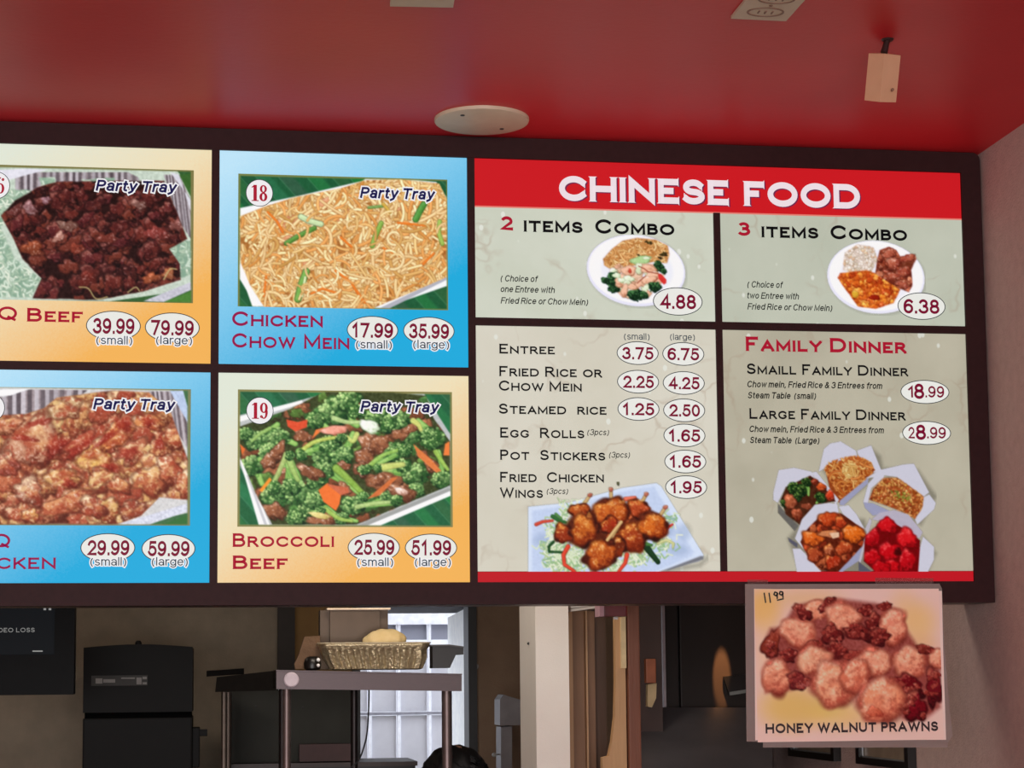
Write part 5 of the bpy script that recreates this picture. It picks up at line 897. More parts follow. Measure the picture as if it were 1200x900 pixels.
# ---------------------------------------------------------------- things on the red ceiling
M_crm = mat('cream_ceiling_plate', (206, 186, 160), .5, col2=(214, 196, 170), sc=30)
cc = atz(564.5, 139.5, CEIL); rad = (atz(620.5, 139.5, CEIL)[0] - atz(508.5, 139.5, CEIL)[0]) / 2
dsc = thing('ceiling_cover_plate', (cc[0], cc[1], CEIL), 'round cream blank cover plate on the red ceiling above the menus', 'cover plate')
G().lathe((cc[0], cc[1], CEIL), [(rad * .93, -.009), (rad * .985, -.0075), (rad, -.004), (rad, 0)], 48).build('disc', M_crm, dsc, smooth='a')
for u, v in ((542, 135), (588, 151)):
    p = atz(u, v, CEIL - .009); G().lathe((p[0], p[1], CEIL - .009), [(.004, -.0015), (.0055, -.0005), (.0055, 0)], 12).build('screw', mat('dark_screw', (30, 28, 26), .6), dsc)
def outlet(cor, lab, nm='ceiling_outlet', face=True):
    P = [atz(u, v, CEIL) for u, v in cor]; t = thing(nm, (P[0][0], P[0][1], CEIL), lab, 'outlet plate')
    A, B = np.array(P[0]), np.array(P[1]); e = (B - A) / np.linalg.norm(B - A); W = np.linalg.norm(B - A); n = np.array([e[1], -e[0], 0.0]); H = W * 1.5
    def R(a, b): q_ = A + e * a * W + n * b * H; return (q_[0], q_[1])
    def slab(a0, a1, b0, b1, z0, z1): c_ = [R(a0, b0), R(a1, b0), R(a1, b1), R(a0, b1)]; return G().hexa([(x, y, z0) for x, y in c_] + [(x, y, z1) for x, y in c_])
    slab(0, 1, 0, 1, CEIL - .006, CEIL).build('plate', M_crm, t)
    if face:
        M_o = mat('brown_outline', (120, 88, 70), .5)
        for bq in (.28, .72):
            g = G(); nn = 24
            for i in range(nn):
                a, b = 6.283 * i / nn, 6.283 * (i + 1) / nn
                q0 = [R(.5 + .33 * math.cos(z) * k, bq + .15 * math.sin(z) * k) for z, k in ((a, 1), (b, 1), (b, .9), (a, .9))]; g.hexa([(x, y, CEIL - .0075) for x, y in q0] + [(x, y, CEIL - .0055) for x, y in q0])
            g.build('socket_rim', M_o, t)
            for da in (-.12, .0, .12): slab(.5 + da - .012, .5 + da + .012, bq - .04, bq + .04, CEIL - .0078, CEIL - .0058).build('slot', M_o, t)
        c_ = R(.5, .5); G().lathe((c_[0], c_[1], CEIL - .006), [(.003, -.0015), (.004, 0)], 10).build('screw', M_o, t)
    return t
outlet(((856.5, 18.5), (921, 21.5)), 'cream ceiling outlet plate at the top right of the red ceiling')
outlet(((457, 4), (531, 5.5)), 'cream rectangular plate on the red ceiling above the round cover', 'ceiling_plate', False)
# small cream box on a dark stem
hp = atz(1040, 46, CEIL); hy = hp[1]
lt = thing('hanging_spotlight', (hp[0], hy, CEIL), 'small cream box lamp hanging on a dark stem from red ceiling', 'lamp')
M_st = mat('dark_stem_and_shadow', (40, 18, 16), .5)
G().lathe((hp[0], hy, CEIL), [(.010, -.004), (.013, 0)], 20).build('stem_shadow_disc', mat('dark_stem_and_shadow', (40, 18, 16), .5), lt)  # small dark disc imitates the shadow on the ceiling round the stem
top = at(1036, 64, hy); G().cyl((hp[0], hy, CEIL), (top[0], hy, top[2] + .004), .0055, .0075, 12).build('stem', M_st, lt)
def P8(us, v, y): return tuple(at(us, v, y))
A1, A2, A3 = (1018, 62.5, hy + .02), (1036, 63, hy - .03), (1055.5, 65, hy + .015); A4 = (1037, 61.5, hy + .06)
B1, B2, B3, B4 = (1013, 117.5, hy + .02), (1031, 119.5, hy - .03), (1050, 120, hy + .015), (1032, 117, hy + .06)
g = G().hexa([P8(*B2), P8(*B3), P8(*B4), P8(*B1), P8(*A2), P8(*A3), P8(*A4), P8(*A1)])
g.build('box_housing', mat('ivory_housing', (232, 186, 146), .5, col2=(238, 194, 154), sc=20), lt)
a = np.array(P8(1046, 105, hy - .009)); G().lathe((a[0], a[1], a[2]), [(.001, -.003), (.003, -.0015), (.003, .004)], 10, 'y').build('pin_mark', mat('brown_outline', (120, 88, 70), .5), lt)

# ---------------------------------------------------------------- kitchen things under the board
# monitor
YM = 2.0
mo = thing('monitor', (at(30, 760, YM)[0], YM, at(30, 815, YM)[2]), 'black wall monitor showing a dark video loss screen at far left', 'monitor')
M_blk = mat('black_plastic', (12, 12, 13), .5, col2=(16, 16, 17), sc=30, spec=.08)
mx0, mx1, mz0, mz1 = at(-62, 760, YM)[0], at(87, 760, YM)[0], at(80, 814, YM)[2], 2.05
G().box(mx0, mx1, YM + .02, YM + .09, mz0, mz1, .006).build('casing', M_blk, mo)
sx0, sx1, sz0, sz1 = at(-55, 760, YM)[0], at(63.5, 760, YM)[0], at(50, 767, YM)[2], 2.02
for a_, b_, c_, d_ in ((mx0, sx0, mz0, mz1), (sx1, mx1, mz0, mz1), (sx0, sx1, mz0, sz0), (sx0, sx1, sz1, mz1)): G().box(a_, b_, YM, YM + .02, c_, d_).build('bezel', M_blk, mo)
M_scr = backlit('dim_screen', flat((15, 18, 22)), .7, .5, .1); G().box(sx0, sx1, YM + .014, YM + .02, sz0, sz1).build('screen', M_scr, mo)
I_scr = backlit('screen_text_glow', flat((150, 150, 148)), .8)
letters('screen_text', engraved('VIDEO LOSS', t=.14, serif=.07, gap=.25, word=.5), -10, 741, 40.5, 5.0, I_scr, mo, YM + .012, yp=YM + .012)
g = G()
for u0, u1, v0, v1 in ((51, 54, 712, 715), (57, 60, 712, 715), (38, 50, 762.3, 763.8)): g.face([xz(u0, v0, YM + .012), xz(u1, v0, YM + .012), xz(u1, v1, YM + .012), xz(u0, v1, YM + .012)], YM + .0125)
g.build('screen_marks', I_scr, mo)
G().box(at(10, 760, YM)[0], at(30, 760, YM)[0], YM + .09, YM + .13, 1.9, 2.68).build('ceiling_bracket', M_blk, mo)
# tall black cabinet with arched top
YC = 2.6
bx0, bx1 = at(97.5, 800, YC)[0], at(225.5, 800, YC)[0]
cb = thing('black_cabinet', ((bx0 + bx1) / 2, YC, 0), 'tall black cabinet with slightly arched top and grey label strip', 'cabinet')
zs, zm = at(98, 759, YC)[2], at(160, 755, YC)[2]; zj = at(160, 838, YC)[2]
M_cb = mat('black_enamel', (17, 16, 16), .5, col2=(22, 21, 20), sc=10, spec=.08)
G().prism([(bx0, zj + .01), (bx1, zj + .01), (bx1, zs)] + [(bx0 + (bx1 - bx0) * (1 - i / 10), zs + (zm - zs) * math.sin(math.pi * i / 10)) for i in range(1, 10)] + [(bx0, zs)], YC, YC + .5).build('upper_door', M_cb, cb)
G().box(bx0 + .005, bx1 - .005, YC + .02, YC + .5, zj - .01, zj + .01).build('seam', mat('seam_black', (5, 5, 5), .8, spec=.02), cb)
G().box(bx0, bx1, YC, YC + .5, .05, zj - .01, .006).build('lower_body', M_cb, cb); G().box(bx0 + .02, bx1 - .02, YC + .03, YC + .48, 0, .05).build('plinth', M_cb, cb)
G().box(at(107, 797, YC)[0], at(173, 797, YC)[0], YC - .003, YC - .0002, at(140, 803.5, YC)[2], at(140, 791.5, YC)[2]).build('label_strip', mat('grey_label', (52, 51, 50), .5, spec=.1), cb)
g = G(); yl = YC - .0035
for u0, u1, v0, v1 in ((112, 120, 795, 801), (121, 135, 796, 800), (142, 158, 794, 795.5), (160, 166, 794, 802), (167, 172, 793, 796), (167, 172, 799.5, 802)): g.face([xz(u0, v0, yl), xz(u1, v0, yl), xz(u1, v1, yl), xz(u0, v1, yl)], yl)
g.build('label_marks', mat('pale_grey_mark', (112, 110, 108), .5, spec=.1), cb)
kp = at(162, 752.5, YC + .02); G().lathe((kp[0], YC + .04, kp[2] - .01), [(.012, -.006), (.012, .008), (.007, .016)], 12).build('knob', M_cb, cb)
G().box(bx1, at(234, 856, YC)[0], YC + .02, YC + .2, at(230, 900, YC)[2], at(230, 853, YC)[2], .004).box(bx1, at(243, 856, YC)[0], YC + .03, YC + .07, at(240, 863, YC)[2], at(240, 855, YC)[2], .002).build('side_handle', M_cb, cb)
# dark side shelf behind the steel table
YD = 2.2
sh = thing('side_shelf', (at(290, 800, YD)[0], YD, 0), 'dark low shelf unit with thin legs left behind the steel table', 'shelf')
M_ds = mat('dull_dark_steel', (36, 33, 31), .5, metal=.4)
G().hexa([P8(252, 811, YD + .3), P8(326, 809, YD), P8(340, 806, YD + .35), P8(262, 808, YD + .6), P8(254, 793.5, YD + .3), P8(326, 785.5, YD), P8(340, 786, YD + .35), P8(262, 793, YD + .6)]).build('shelf_top', M_ds, sh)
for u, y in ((263, YD + .34), (268, YD + .55)):
    p = at(u, 812, y); G().cyl((p[0], y, 0), (p[0], y, p[2] + .003), .011).build('leg', mat('worn_leg_steel', (90, 80, 72), .35, .7), sh)
G().hexa([P8(242, 793, YD + .3), P8(286, 790, YD + .3), P8(286, 789, YD + .5), P8(242, 792, YD + .5), P8(242, 786.5, YD + .3), P8(286, 783.5, YD + .3), P8(286, 783, YD + .5), P8(242, 786, YD + .5)]).build('loose_panel', mat('black_plate', (14, 12, 11), .7, spec=.04), sh)
# stainless table
YT = 1.6
M_ss = mat('brushed_stainless', (82, 72, 74), .42, .6, col2=(96, 84, 86), sc=60, stretch=(1, 1, 30), amt=.8)
tb = thing('steel_table', (at(430, 800, YT)[0], YT, 0), 'stainless steel high table with round legs under the foil tray', 'table')
y2 = YT + .36; tl, tr = at(323.5, 785, YT), at(541.5, 789.5, YT + .03); bl, br = at(323.5, 807.5, YT), at(541.5, 810, YT + .03)
G().hexa([(tl[0], YT, tl[2] - .004), (tr[0], YT + .03, tr[2] - .004), (tr[0], y2 + .03, tr[2] - .004), (tl[0], y2, tl[2] - .004), tuple(tl), tuple(tr), (tr[0], y2 + .03, tr[2]), (tl[0], y2, tl[2])]).build('tabletop', M_ss, tb)
G().hexa([tuple(bl + [.001, .002, 0]), tuple(br + [-.001, .002, 0]), tuple(br + [-.001, .01, 0]), tuple(bl + [.001, .01, 0]), (tl[0] + .001, YT + .002, tl[2] - .0045), (tr[0] - .001, YT + .032, tr[2] - .0045), (tr[0] - .001, YT + .04, tr[2] - .0045), (tl[0] + .001, YT + .01, tl[2] - .0045)]).build('apron', M_ss, tb)
refl_ = at(341.5, 796.5, YT - .001); G().lathe((refl_[0], YT - .0005, refl_[2]), [(.020, -.003), (.0235, -.001), (.0235, .0015)], 28, 'y').build('reflection_disc', mat('pale_mauve_reflection', (186, 170, 178), .4), tb, label='pale disc imitating a round reflection at the left end of the apron')  # pale disc imitates a round reflection on the apron
M_dss = mat('dark_apron_end', (40, 34, 34), .4, .6)
for ps, pe in ((tl, bl), (tr, br)):
    sgn_ = 1 if ps is tl else -1; x = ps[0] + (.001 if sgn_ > 0 else -.001); G().hexa([(min(x, x + sgn_ * .006), ps[1] + .011, pe[2]), (max(x, x + sgn_ * .006), ps[1] + .011, pe[2]), (max(x, x + sgn_ * .006), ps[1] + .355, pe[2]), (min(x, x + sgn_ * .006), ps[1] + .355, pe[2]), (min(x, x + sgn_ * .006), ps[1] + .011, ps[2] - .0045), (max(x, x + sgn_ * .006), ps[1] + .011, ps[2] - .0045), (max(x, x + sgn_ * .006), ps[1] + .355, ps[2] - .0045), (min(x, x + sgn_ * .006), ps[1] + .355, ps[2] - .0045)]).build('apron_end', M_dss, tb)
M_leg = mat('stainless_leg', (104, 90, 88), .4, .7)
for u, y, r in ((336, YT + .035, .0135), (523.5, YT + .055, .0165)):
    p = at(u, 808, y); G().cyl((p[0], y, 0.02), (p[0], y, p[2] + .042), r, n=20).build('leg', M_leg, tb, smooth='a')
    G().cyl((p[0], y, 0.0), (p[0], y, .02), r * 1.15, n=20).build('foot', M_dss, tb, smooth='a')
for u, y in ((331, YT + .33), (415, YT + .34)):
    p = at(u, 808, y); G().cyl((p[0], y, 0.0), (p[0], y, p[2] + .05), .012, n=16).build('leg', M_dss, tb, smooth='a')
zT = lambda x: tl[2] + (tr[2] - tl[2]) * (x - tl[0]) / (tr[0] - tl[0])
# foil tray with fluted sides
def foil_tray(u0, u1, ub0, ub1, vt, yc, dep, m, name, lab, n=146, amp=.0026):
    x0, x1 = at(u0, vt, yc)[0], at(u1, vt, yc)[0]; xb0, xb1 = at(ub0, 780, yc)[0], at(ub1, 780, yc)[0]; zb = max(zT(x0), zT(x1)) + .0012; zt_ = at((u0 + u1) / 2, vt, yc)[2]
    cx = (x0 + x1) / 2; t = thing(name, (cx, yc + dep / 2, zb), lab, 'tray')
    def loop(hw, hd, z, fl, r=.03, cxx=cx):
        out = []; cs = [(1, -1, -90), (1, 1, 0), (-1, 1, 90), (-1, -1, 180)]
        def cpt(j, i): sx, sy, a0 = cs[j % 4]; a = math.radians(a0 + 15 * i); return np.array([cxx + sx * (hw - r) + r * math.cos(a), yc + dep / 2 + sy * (hd - r) + r * math.sin(a), math.cos(a), math.sin(a)])
        P = []
        for j in range(4):
            P += [cpt(j, i) for i in range(7)]; A_, B_ = cpt(j, 6), cpt(j + 1, 0); m_ = 60 if j % 2 else 26; m_ = 57 if j in (1, 3) else 4
            P += [A_ * (1 - i / m_) + B_ * (i / m_) for i in range(1, m_)]
        for k in range(n):
            x, y, nx_, ny_ = P[k % len(P)]; f = fl * (1.0 if k % 4 < 2 else -.9) * (1 + .3 * math.sin(k * 1.9)); out.append((x + nx_ * f, y + ny_ * f, z))
        return out
    def loop_old(hw, hd, z, fl, r=.03, cxx=cx):
        out = []
        per = []
        for sx, sy, a0 in ((1, -1, -90), (1, 1, 0), (-1, 1, 90), (-1, -1, 180)):
            for i in range(7): a = math.radians(a0 + 15 * i); per.append((cxx + sx * (hw - r) + r * math.cos(a), yc + dep / 2 + sy * (hd - r) + r * math.sin(a), math.cos(a), math.sin(a)))
        P = np.array(per); L = np.r_[0, np.cumsum(np.hypot(*np.diff(np.r_[P[:, :2], P[:1, :2]], axis=0).T))]; P = np.r_[P, P[:1]]
        for k in range(n):
            s_ = L[-1] * k / n; x, y, nx_, ny_ = [np.interp(s_, L, P[:, j]) for j in range(4)]; f = fl * (math.sin(k * 2.1 + math.sin(k * .7)) + .4 * math.sin(k * 1.3)); out.append((x + nx_ * f, y + ny_ * f, z))
        return out
    hw, hb, hd = (x1 - x0) / 2, (xb1 - xb0) / 2, dep / 2; cb_ = (xb0 + xb1) / 2; H = zt_ - zb
    R = [loop(hb - .01, hd - .04, zb, 0, .02, cb_), loop(hb, hd - .03, zb + .004, amp * .6, .02, cb_), loop(hb + (hw - hb) * .55, hd - .02, zb + H * .45, amp, .025, (cb_ + cx) / 2), loop(hw - .010, hd - .010, zb + H * .72, amp * .8, .03), loop(hw - .008, hd - .008, zb + H * .76, 0, .03), loop(hw - .001, hd - .001, zb + H * .9, 0, .03), loop(hw, hd, zt_ - .004, 0, .03), loop(hw - .002, hd - .002, zt_, 0, .03), loop(hw - .007, hd - .007, zt_ - .001, 0, .03), loop(hw - .012, hd - .014, zb + H * .7, amp, .025), loop(hb - .008, hd - .036, zb + .006, 0, .02, cb_)]
    g = G(); k = 0
    for r in R: g.v += r
    for j in range(len(R) - 1): g.f += [(j * n + i, j * n + (i + 1) % n, (j + 1) * n + (i + 1) % n, (j + 1) * n + i) for i in range(n)]
    g.f += [tuple(range(n - 1, -1, -1)), tuple(range((len(R) - 1) * n, len(R) * n))]
    g.build('foil_pan', m, t, smooth='a')
    rim = loop(hw + .002, hd + .002, zt_ + .0005, 0, .03); G().tube([tuple(p) for p in rim[::2]] + [rim[0]], .0022, 6).build('rolled_rim', mat('bright_foil_rim', (226, 212, 180), .3, .5), t)
    return t, zt_
M_foil = mat('foil', (206, 188, 150), .36, .8, col2=(226, 210, 172), sc=50, bump=.4, bsc=120)
ft1, zrim = foil_tray(373.5, 505, 388, 497, 753.5, YT + .004, .11, M_foil, 'foil_tray', 'fluted aluminium foil tray holding cream dough on the steel table')
# dark tray on the right end
xa, xb_ = at(504, 760, YT + .03)[0], at(543, 760, YT + .03)[0]
dk = thing('black_tray', ((xa + xb_) / 2, YT + .08, zT(xb_)), 'black plastic tray end right of the foil tray on steel table', 'tray')
def X_(u, v, y=YT + .045): return xz(u, v, y)
dkz = max(tl[2], tr[2]) + .0015; pts = [X_(502, 785), X_(527, 785), X_(534, 767.5), X_(543, 767), X_(543, 758.5), X_(526, 756.5), X_(500, 757)]
pts[0] = (pts[0][0] + .004, dkz); pts[1] = (pts[1][0], dkz)
G().prism([(max(x, at(506, 780, YT + .03)[0] + .004), z) for x, z in pts], YT + .04, YT + .13).build('tray_body', mat('black_tray_plastic', (22, 20, 20), .45), dk)
G().prism([X_(502.5, 757.5), X_(526, 757), X_(543, 759), X_(543, 757.5), X_(526, 755.2), X_(503, 755.5)], YT + .036, YT + .134).build('tray_rim', mat('dark_rim', (60, 56, 54), .4), dk)
# cream dough / folded wrapper in the tray
def lump(name, m, c, r, seed, parent=None, amp=.18, n=22, sq=.0):
    bm = bmesh.new(); bmesh.ops.create_icosphere(bm, subdivisions=4, radius=1); rs = np.random.RandomState(seed); ks = rs.randn(14, 3) * 2.2; ph = rs.rand(14) * 6.28
    for v in bm.verts:
        d = sum(abs(math.sin(float(k @ np.array(v.co)) + p)) for k, p in zip(ks, ph)) / 14 - .6; s_ = 1 + amp * d * 2
        v.co = Vector((c[0] + v.co.x * r[0] * s_, c[1] + v.co.y * r[1] * s_, c[2] + max(v.co.z, -.6) * r[2] * s_))
    g = G(); g.bm(bm); return g.build(name, m, parent, smooth=True)
dc = at(451, 752, YT + .055)
tag(lump('dough_ball', mat('cream_dough', (226, 196, 134), .7, col2=(240, 216, 164), sc=25, bump=.2, bsc=40), (dc[0], YT + .056, dc[2] - .004), (.068, .036, .046), 4, amp=.25), 'crumpled cream coloured dough bundle lying in the foil tray', 'dough')
# deep steel pan behind, raised on a wire rack
pn = thing('steam_pan', (at(416, 735, YT + .26)[0], YT + .26, 1.5), 'deep dull steel steam pan standing upright behind the foil tray', 'pan')
YN = YT + .18; pz1, pz0 = at(416, 714.5, YN)[2], tl[2] + .0015
px0, px1 = at(376, 730, YN)[0], at(456, 730, YN)[0]
M_pan = mat('dull_steel_pan', (92, 78, 66), .42, .6, col2=(104, 88, 74), sc=18)
bm = bmesh.new(); bmesh.ops.create_cube(bm, size=1)
for v in bm.verts: v.co = Vector(((px0 + px1) / 2 + v.co.x * (px1 - px0), YN + .09 + v.co.y * .16, (pz0 + pz1) / 2 + v.co.z * (pz1 - pz0)))
bmesh.ops.bevel(bm, geom=[e for e in bm.edges if abs(e.verts[0].co.z - e.verts[1].co.z) > .01], offset=.03, segments=6, affect='EDGES')
g = G(); g.bm(bm); g.build('pan_body', M_pan, pn, smooth='a')
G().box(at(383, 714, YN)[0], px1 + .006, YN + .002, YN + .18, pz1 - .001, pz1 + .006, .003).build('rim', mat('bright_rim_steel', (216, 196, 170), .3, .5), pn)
# brown paper bag and a dark jar with white knobs
bg = at(360, 765, YT + .09)
bgp = [(346, 784), (345, 778), (350, 768), (354, 755), (357, 746), (375, 745), (375, 784)]
tag(G().prism([(x, max(z, zT(x) + .001)) for x, z in [xz(u, v, YT + .07) for u, v in bgp]], YT + .07, YT + .115).build('paper_bag', mat('brown_paper_bag', (104, 78, 56), .8, col2=(124, 94, 68), sc=22, bump=.6, bsc=30), None), 'crumpled brown paper bag at the left end of the steel table', 'bag')
jr = thing('dark_jar', (at(367, 784, YT + .035)[0], YT + .035, zT(at(367, 784, YT + .03)[0])), 'small dark jar with two white knobs left of the foil tray', 'jar')
p = at(366, 784, YT + .035); G().lathe((p[0], YT + .035, zT(p[0]) + .001), [(.018, 0), (.026, .006), (.028, .022), (.022, .038), (.012, .044)], 20).build('jar_body', mat('black_jar', (18, 14, 12), .35), jr, smooth='a')
for v, r in ((773.3, .0062), (779.8, .0056)):
    p = at(373, v, YT + .002); bm = bmesh.new(); bmesh.ops.create_uvsphere(bm, u_segments=12, v_segments=8, radius=r)
    for q_ in bm.verts: q_.co += Vector((p[0], YT + .004, p[2]))
    g = G(); g.bm(bm); g.build('knob', mat('white_knob', (236, 232, 224), .3), jr, smooth=True)
# hanging cable in front of the yard gate
pts = [tuple(at(u, v, YT + .16)) for u, v in ((432.5, 806), (432, 830), (430, 860), (425, 880), (420, 891), (412, 899))]
tag(G().tube(bez(pts, 6), .0026, 8).build('power_cable', mat('black_cable', (14, 14, 16), .5), None), 'thin black cable hanging down under the steel table', 'cable')
# dark equipment block closing the doorway's lower left
YQ = 2.9
eq = thing('back_counter', (at(350, 860, YQ)[0], YQ, 0), 'dark counter with dull brown splash panel below the steel table', 'counter')
G().box(at(264, 850, YQ)[0], at(411, 850, YQ)[0], YQ, YQ + .05, at(340, 895, YQ)[2], at(340, 806, YQ)[2]).build('splash_panel', mat('dim_green_panel', (52, 52, 48), .7, sc=9, spec=.1), eq)
G().box(at(270, 850, YQ)[0], at(486, 850, YQ)[0], YQ - .1, YQ + .28, at(420, 897, YQ)[2], at(420, 892, YQ)[2]).build('countertop', mat('dark_counter_edge', (50, 36, 32), .5), eq)
G().box(at(350, 850, YQ)[0], at(411, 850, YQ)[0], YQ - .06, YQ - .001, at(340, 892, YQ)[2], at(340, 872, YQ)[2]).build('upstand', mat('dull_red_brown', (58, 30, 28), .6), eq)
G().box(at(272, 850, YQ)[0], at(484, 850, YQ)[0], YQ - .08, YQ + .26, 0, at(420, 897, YQ)[2]).build('cabinet_body', mat('black_body', (24, 22, 22), .5), eq)
g = G()
for u, v in ((300, 828), (355, 829)): p = at(u, v, YQ); g.lathe((p[0], YQ, p[2]), [(.001, -.004), (.005, -.003), (.005, 0)], 8, 'y')
g.build('bolts', mat('dark_screw', (30, 28, 26), .6), eq)
# round switch and sheet metal unit on the brown wall
p = at(557.5, 781, YB - .02); tag(G().lathe((p[0], YB - .001, p[2]), [(.006, -.016), (.013, -.012), (.014, 0)], 16, 'y').build('round_knob', mat('grey_knob', (150, 146, 142), .4), None), 'small round grey knob on the jamb of the back door', 'knob')
un = thing('dispenser', (at(598, 850, 2.9)[0], 2.9, at(598, 905, 2.9)[2]), 'grey sheet metal dispenser half hidden behind the white partition', 'dispenser')
M_gm = mat('grey_sheet_metal', (98, 92, 92), .4, .4, col2=(120, 114, 114), sc=12)
G().prism([xz(586, 850, 2.9), xz(586, 820, 2.9), xz(590, 814, 2.9), xz(616, 822, 2.9), xz(616, 850, 2.9)], 2.9, 3.05).build('upper_housing', M_gm, un)
G().prism([xz(588, 905, 2.9), xz(588, 852, 2.9), xz(601, 851, 2.9), xz(601, 905, 2.9)], 2.92, 3.05).build('lower_housing', M_gm, un)
G().box(at(600, 850, 2.95)[0], at(612, 850, 2.95)[0], 3.05, YB - .001, at(600, 850, 3)[2], at(600, 830, 3)[2]).build('wall_mount', M_gm, un)
p = at(579, 884.5, 2.93); G().lathe((p[0], 2.93, p[2]), [(.006, -.01), (.009, 0), (.006, .01)], 12, 'y').cyl((p[0], 2.93, p[2]), (at(588, 884, 2.93)[0], 2.96, p[2]), .003).build('spout', mat('pale_spout', (140, 138, 132), .4), un)
# ---------------------------------------------------------------- person, only the top of the head shows
HC = at(533, 905, 1.95); HX, HY = HC[0], 1.95; ztopH = at(533, 872, 1.95)[2]; hz = ztopH - .115
pe = thing('person', (HX, HY, 0), 'person with short black hair seen from behind, only head top showing below table', 'person')
def skin(name, joints, edges, m, parent, sub=2):
    me = bpy.data.meshes.new(name); me.from_pydata([j[:3] for j in joints], edges, []); o = bpy.data.objects.new(name, me); C.objects.link(o)
    md = o.modifiers.new('skin', 'SKIN'); md.use_smooth_shade = True
    for i, j in enumerate(joints): me.skin_vertices[0].data[i].radius = (j[3], j[4] if len(j) > 4 else j[3])
    me.skin_vertices[0].data[0].use_root = True; sb = o.modifiers.new('sub', 'SUBSURF'); sb.levels = sub; sb.render_levels = sub
    dg = bpy.context.evaluated_depsgraph_get(); nm = bpy.data.meshes.new_from_object(o.evaluated_get(dg)); V = [tuple(v.co) for v in nm.vertices]; F = [tuple(p.vertices) for p in nm.polygons]; bpy.data.objects.remove(o)
    g = G(); g.v = V; g.f = F; return g.build(name, m, parent, smooth=True)
k = (hz + .0) / 1.30   # joint heights scaled to this person's stature
def J(x, y, z, r, r2=None): return (HX + x, HY - y, z * k) + ((r, r2) if r2 else (r,))
jt = [J(0, 0, .80, .125, .10), J(0, .0, .95, .115, .09), J(0, 0, 1.08, .13, .09), J(0, 0, 1.14, .06), J(0, 0, 1.19, .05),
      J(.15, 0, 1.09, .05), J(.20, -.02, .88, .042), J(.19, -.14, .74, .033), J(.17, -.20, .70, .026), J(-.15, 0, 1.09, .05), J(-.20, -.02, .88, .042), J(-.19, -.14, .74, .033), J(-.17, -.20, .70, .026),
      J(.08, 0, .74, .085), J(.09, .0, .42, .058), J(.09, .02, .09, .04), J(.09, -.07, .045, .035), J(.09, -.13, .035, .03), J(-.08, 0, .74, .085), J(-.09, .0, .42, .058), J(-.09, .02, .09, .04), J(-.09, -.07, .045, .035), J(-.09, -.13, .035, .03)]
ed = [(0, 1), (1, 2), (2, 3), (3, 4), (2, 5), (5, 6), (6, 7), (7, 8), (2, 9), (9, 10), (10, 11), (11, 12), (0, 13), (13, 14), (14, 15), (15, 16), (16, 17), (0, 18), (18, 19), (19, 20), (20, 21), (21, 22)]
skin('body', jt, ed, mat('dark_work_clothes', (36, 34, 38), .8), pe)
M_skin = mat('skin_tone', (176, 130, 104), .6)
bm = bmesh.new(); bmesh.ops.create_uvsphere(bm, u_segments=32, v_segments=24, radius=1)
for v in bm.verts:
    x, y, z = v.co; f = 1 - .18 * max(0, -z) ** 2
    x *= .074 * f; y2_ = y * .092; z2_ = z * .112
    if y < 0:  # face side looks to -y
        n_ = math.exp(-((x / .012) ** 2) - ((z - (-.12)) / .16) ** 2) * .022; e_ = sum(math.exp(-(((x - s * .028) / .013) ** 2) - ((z - .05) / .09) ** 2) for s in (-1, 1)) * .010
        m_ = math.exp(-((x / .022) ** 2) - ((z + .48) / .05) ** 2) * .005; y2_ -= n_ + m_; y2_ += e_
    v.co = Vector((HX + x, HY - y2_, hz + z2_))
g = G(); g.bm(bm)
for s in (-1, 1): g.lathe((HX + s * .076, HY + .005, hz - .012), [(.006, -.026), (.013, -.014), (.016, .006), (.012, .022), (.005, .028)], 12, 'z', .5, 1)
g.cyl((HX, HY + .01, 1.15 * k), (HX, HY, hz - .06), .05, .052, 20); g.build('head', M_skin, pe, smooth=True)
g = G()
for s in (-1, 1):
    bm = bmesh.new(); bmesh.ops.create_uvsphere(bm, u_segments=12, v_segments=8, radius=.011)
    for v in bm.verts: v.co += Vector((HX + s * .028, HY + .073, hz + .006))
    g.bm(bm)
g.build('eyes', mat('dark_eyes', (30, 22, 20), .2), pe, smooth=True)
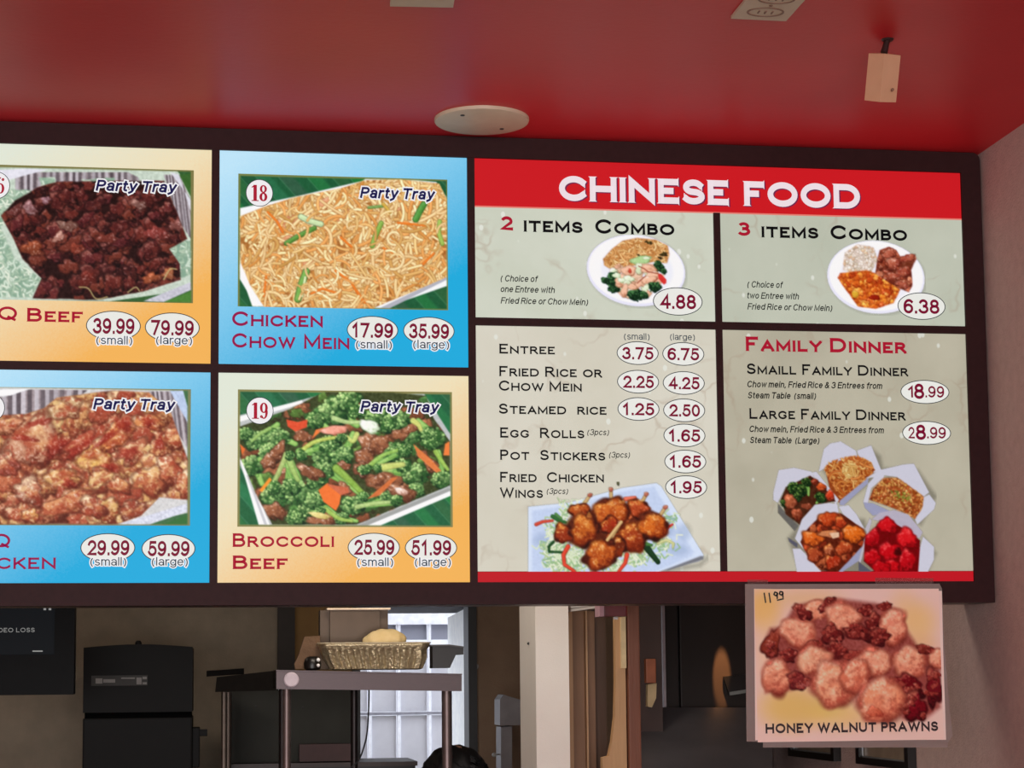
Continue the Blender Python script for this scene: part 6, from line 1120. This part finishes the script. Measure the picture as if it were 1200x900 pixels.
# hair: a full cap of many short locks
rs = np.random.RandomState(5); g = G(); bm = bmesh.new(); bmesh.ops.create_icosphere(bm, subdivisions=4, radius=1)
cut = [v for v in bm.verts if v.co.z < -.25 or (v.co.y > .35 and v.co.z < .35)]
bmesh.ops.delete(bm, geom=cut, context='VERTS')
for v in bm.verts: s_ = 1 + .05 * math.sin(v.co.x * 9) * math.sin(v.co.y * 7); v.co = Vector((HX + v.co.x * .112 * s_, HY + v.co.y * .118 * s_, hz + .008 + v.co.z * .104 * s_))
g.bm(bm); g.build('hair', mat('black_hair', (12, 11, 12), .5, bump=.3, bsc=300), pe, smooth=True)
g = G()
for i in range(420):
    a, b = rs.rand() * 6.283, rs.rand() * 1.75; d = Vector((math.sin(b) * math.cos(a), math.sin(b) * math.sin(a), math.cos(b)))
    if d.y > .35 and d.z < .35: continue
    p0 = Vector((HX + d.x * .109, HY + d.y * .115, hz + .008 + d.z * .101)); tn = Vector((-d.y, d.x, -.6)).normalized(); p1 = p0 + d * .010 + tn * .022; p2 = p1 + tn * .022 - d * .004
    g.cyl(p0, p1, .0026, .002, 5, False); g.cyl(p1, p2, .002, .0004, 5, False)
o = g.build('hair_locks', mat('black_hair', (12, 11, 12), .5), pe, smooth=True); o['kind'] = 'stuff'
# hands with fingers
for s in (-1, 1):
    c_ = J(s * .17, -.20, .70, .03); P0 = np.array(c_[:3]); jj = [(*P0, .024, .016), (P0[0] - s * .005, P0[1] + .045, P0[2] - .01, .034, .014), (P0[0] - s * .005, P0[1] + .08, P0[2] - .014, .034, .012)]
    skin('palm', jj, [(0, 1), (1, 2)], M_skin, pe, 1)
    for i, (dx, L) in enumerate(((-.026, .062), (-.009, .072), (.009, .068), (.025, .052))):
        b0 = np.array([P0[0] - s * .005 + dx, P0[1] + .078, P0[2] - .014]); skin('finger', [(*b0, .009), (b0[0], b0[1] + L * .45, b0[2] - .006, .0085), (b0[0], b0[1] + L * .75, b0[2] - .02, .0078), (b0[0], b0[1] + L * .85, b0[2] - .036, .007)], [(0, 1), (1, 2), (2, 3)], M_skin, pe, 1)
    b0 = P0 + np.array([-s * .03, +.025, -.008]); skin('thumb', [(*b0, .011), (b0[0] - s * .022, b0[1] + .022, b0[2] - .006, .010), (b0[0] - s * .028, b0[1] + .05, b0[2] - .016, .009)], [(0, 1), (1, 2)], M_skin, pe, 1)
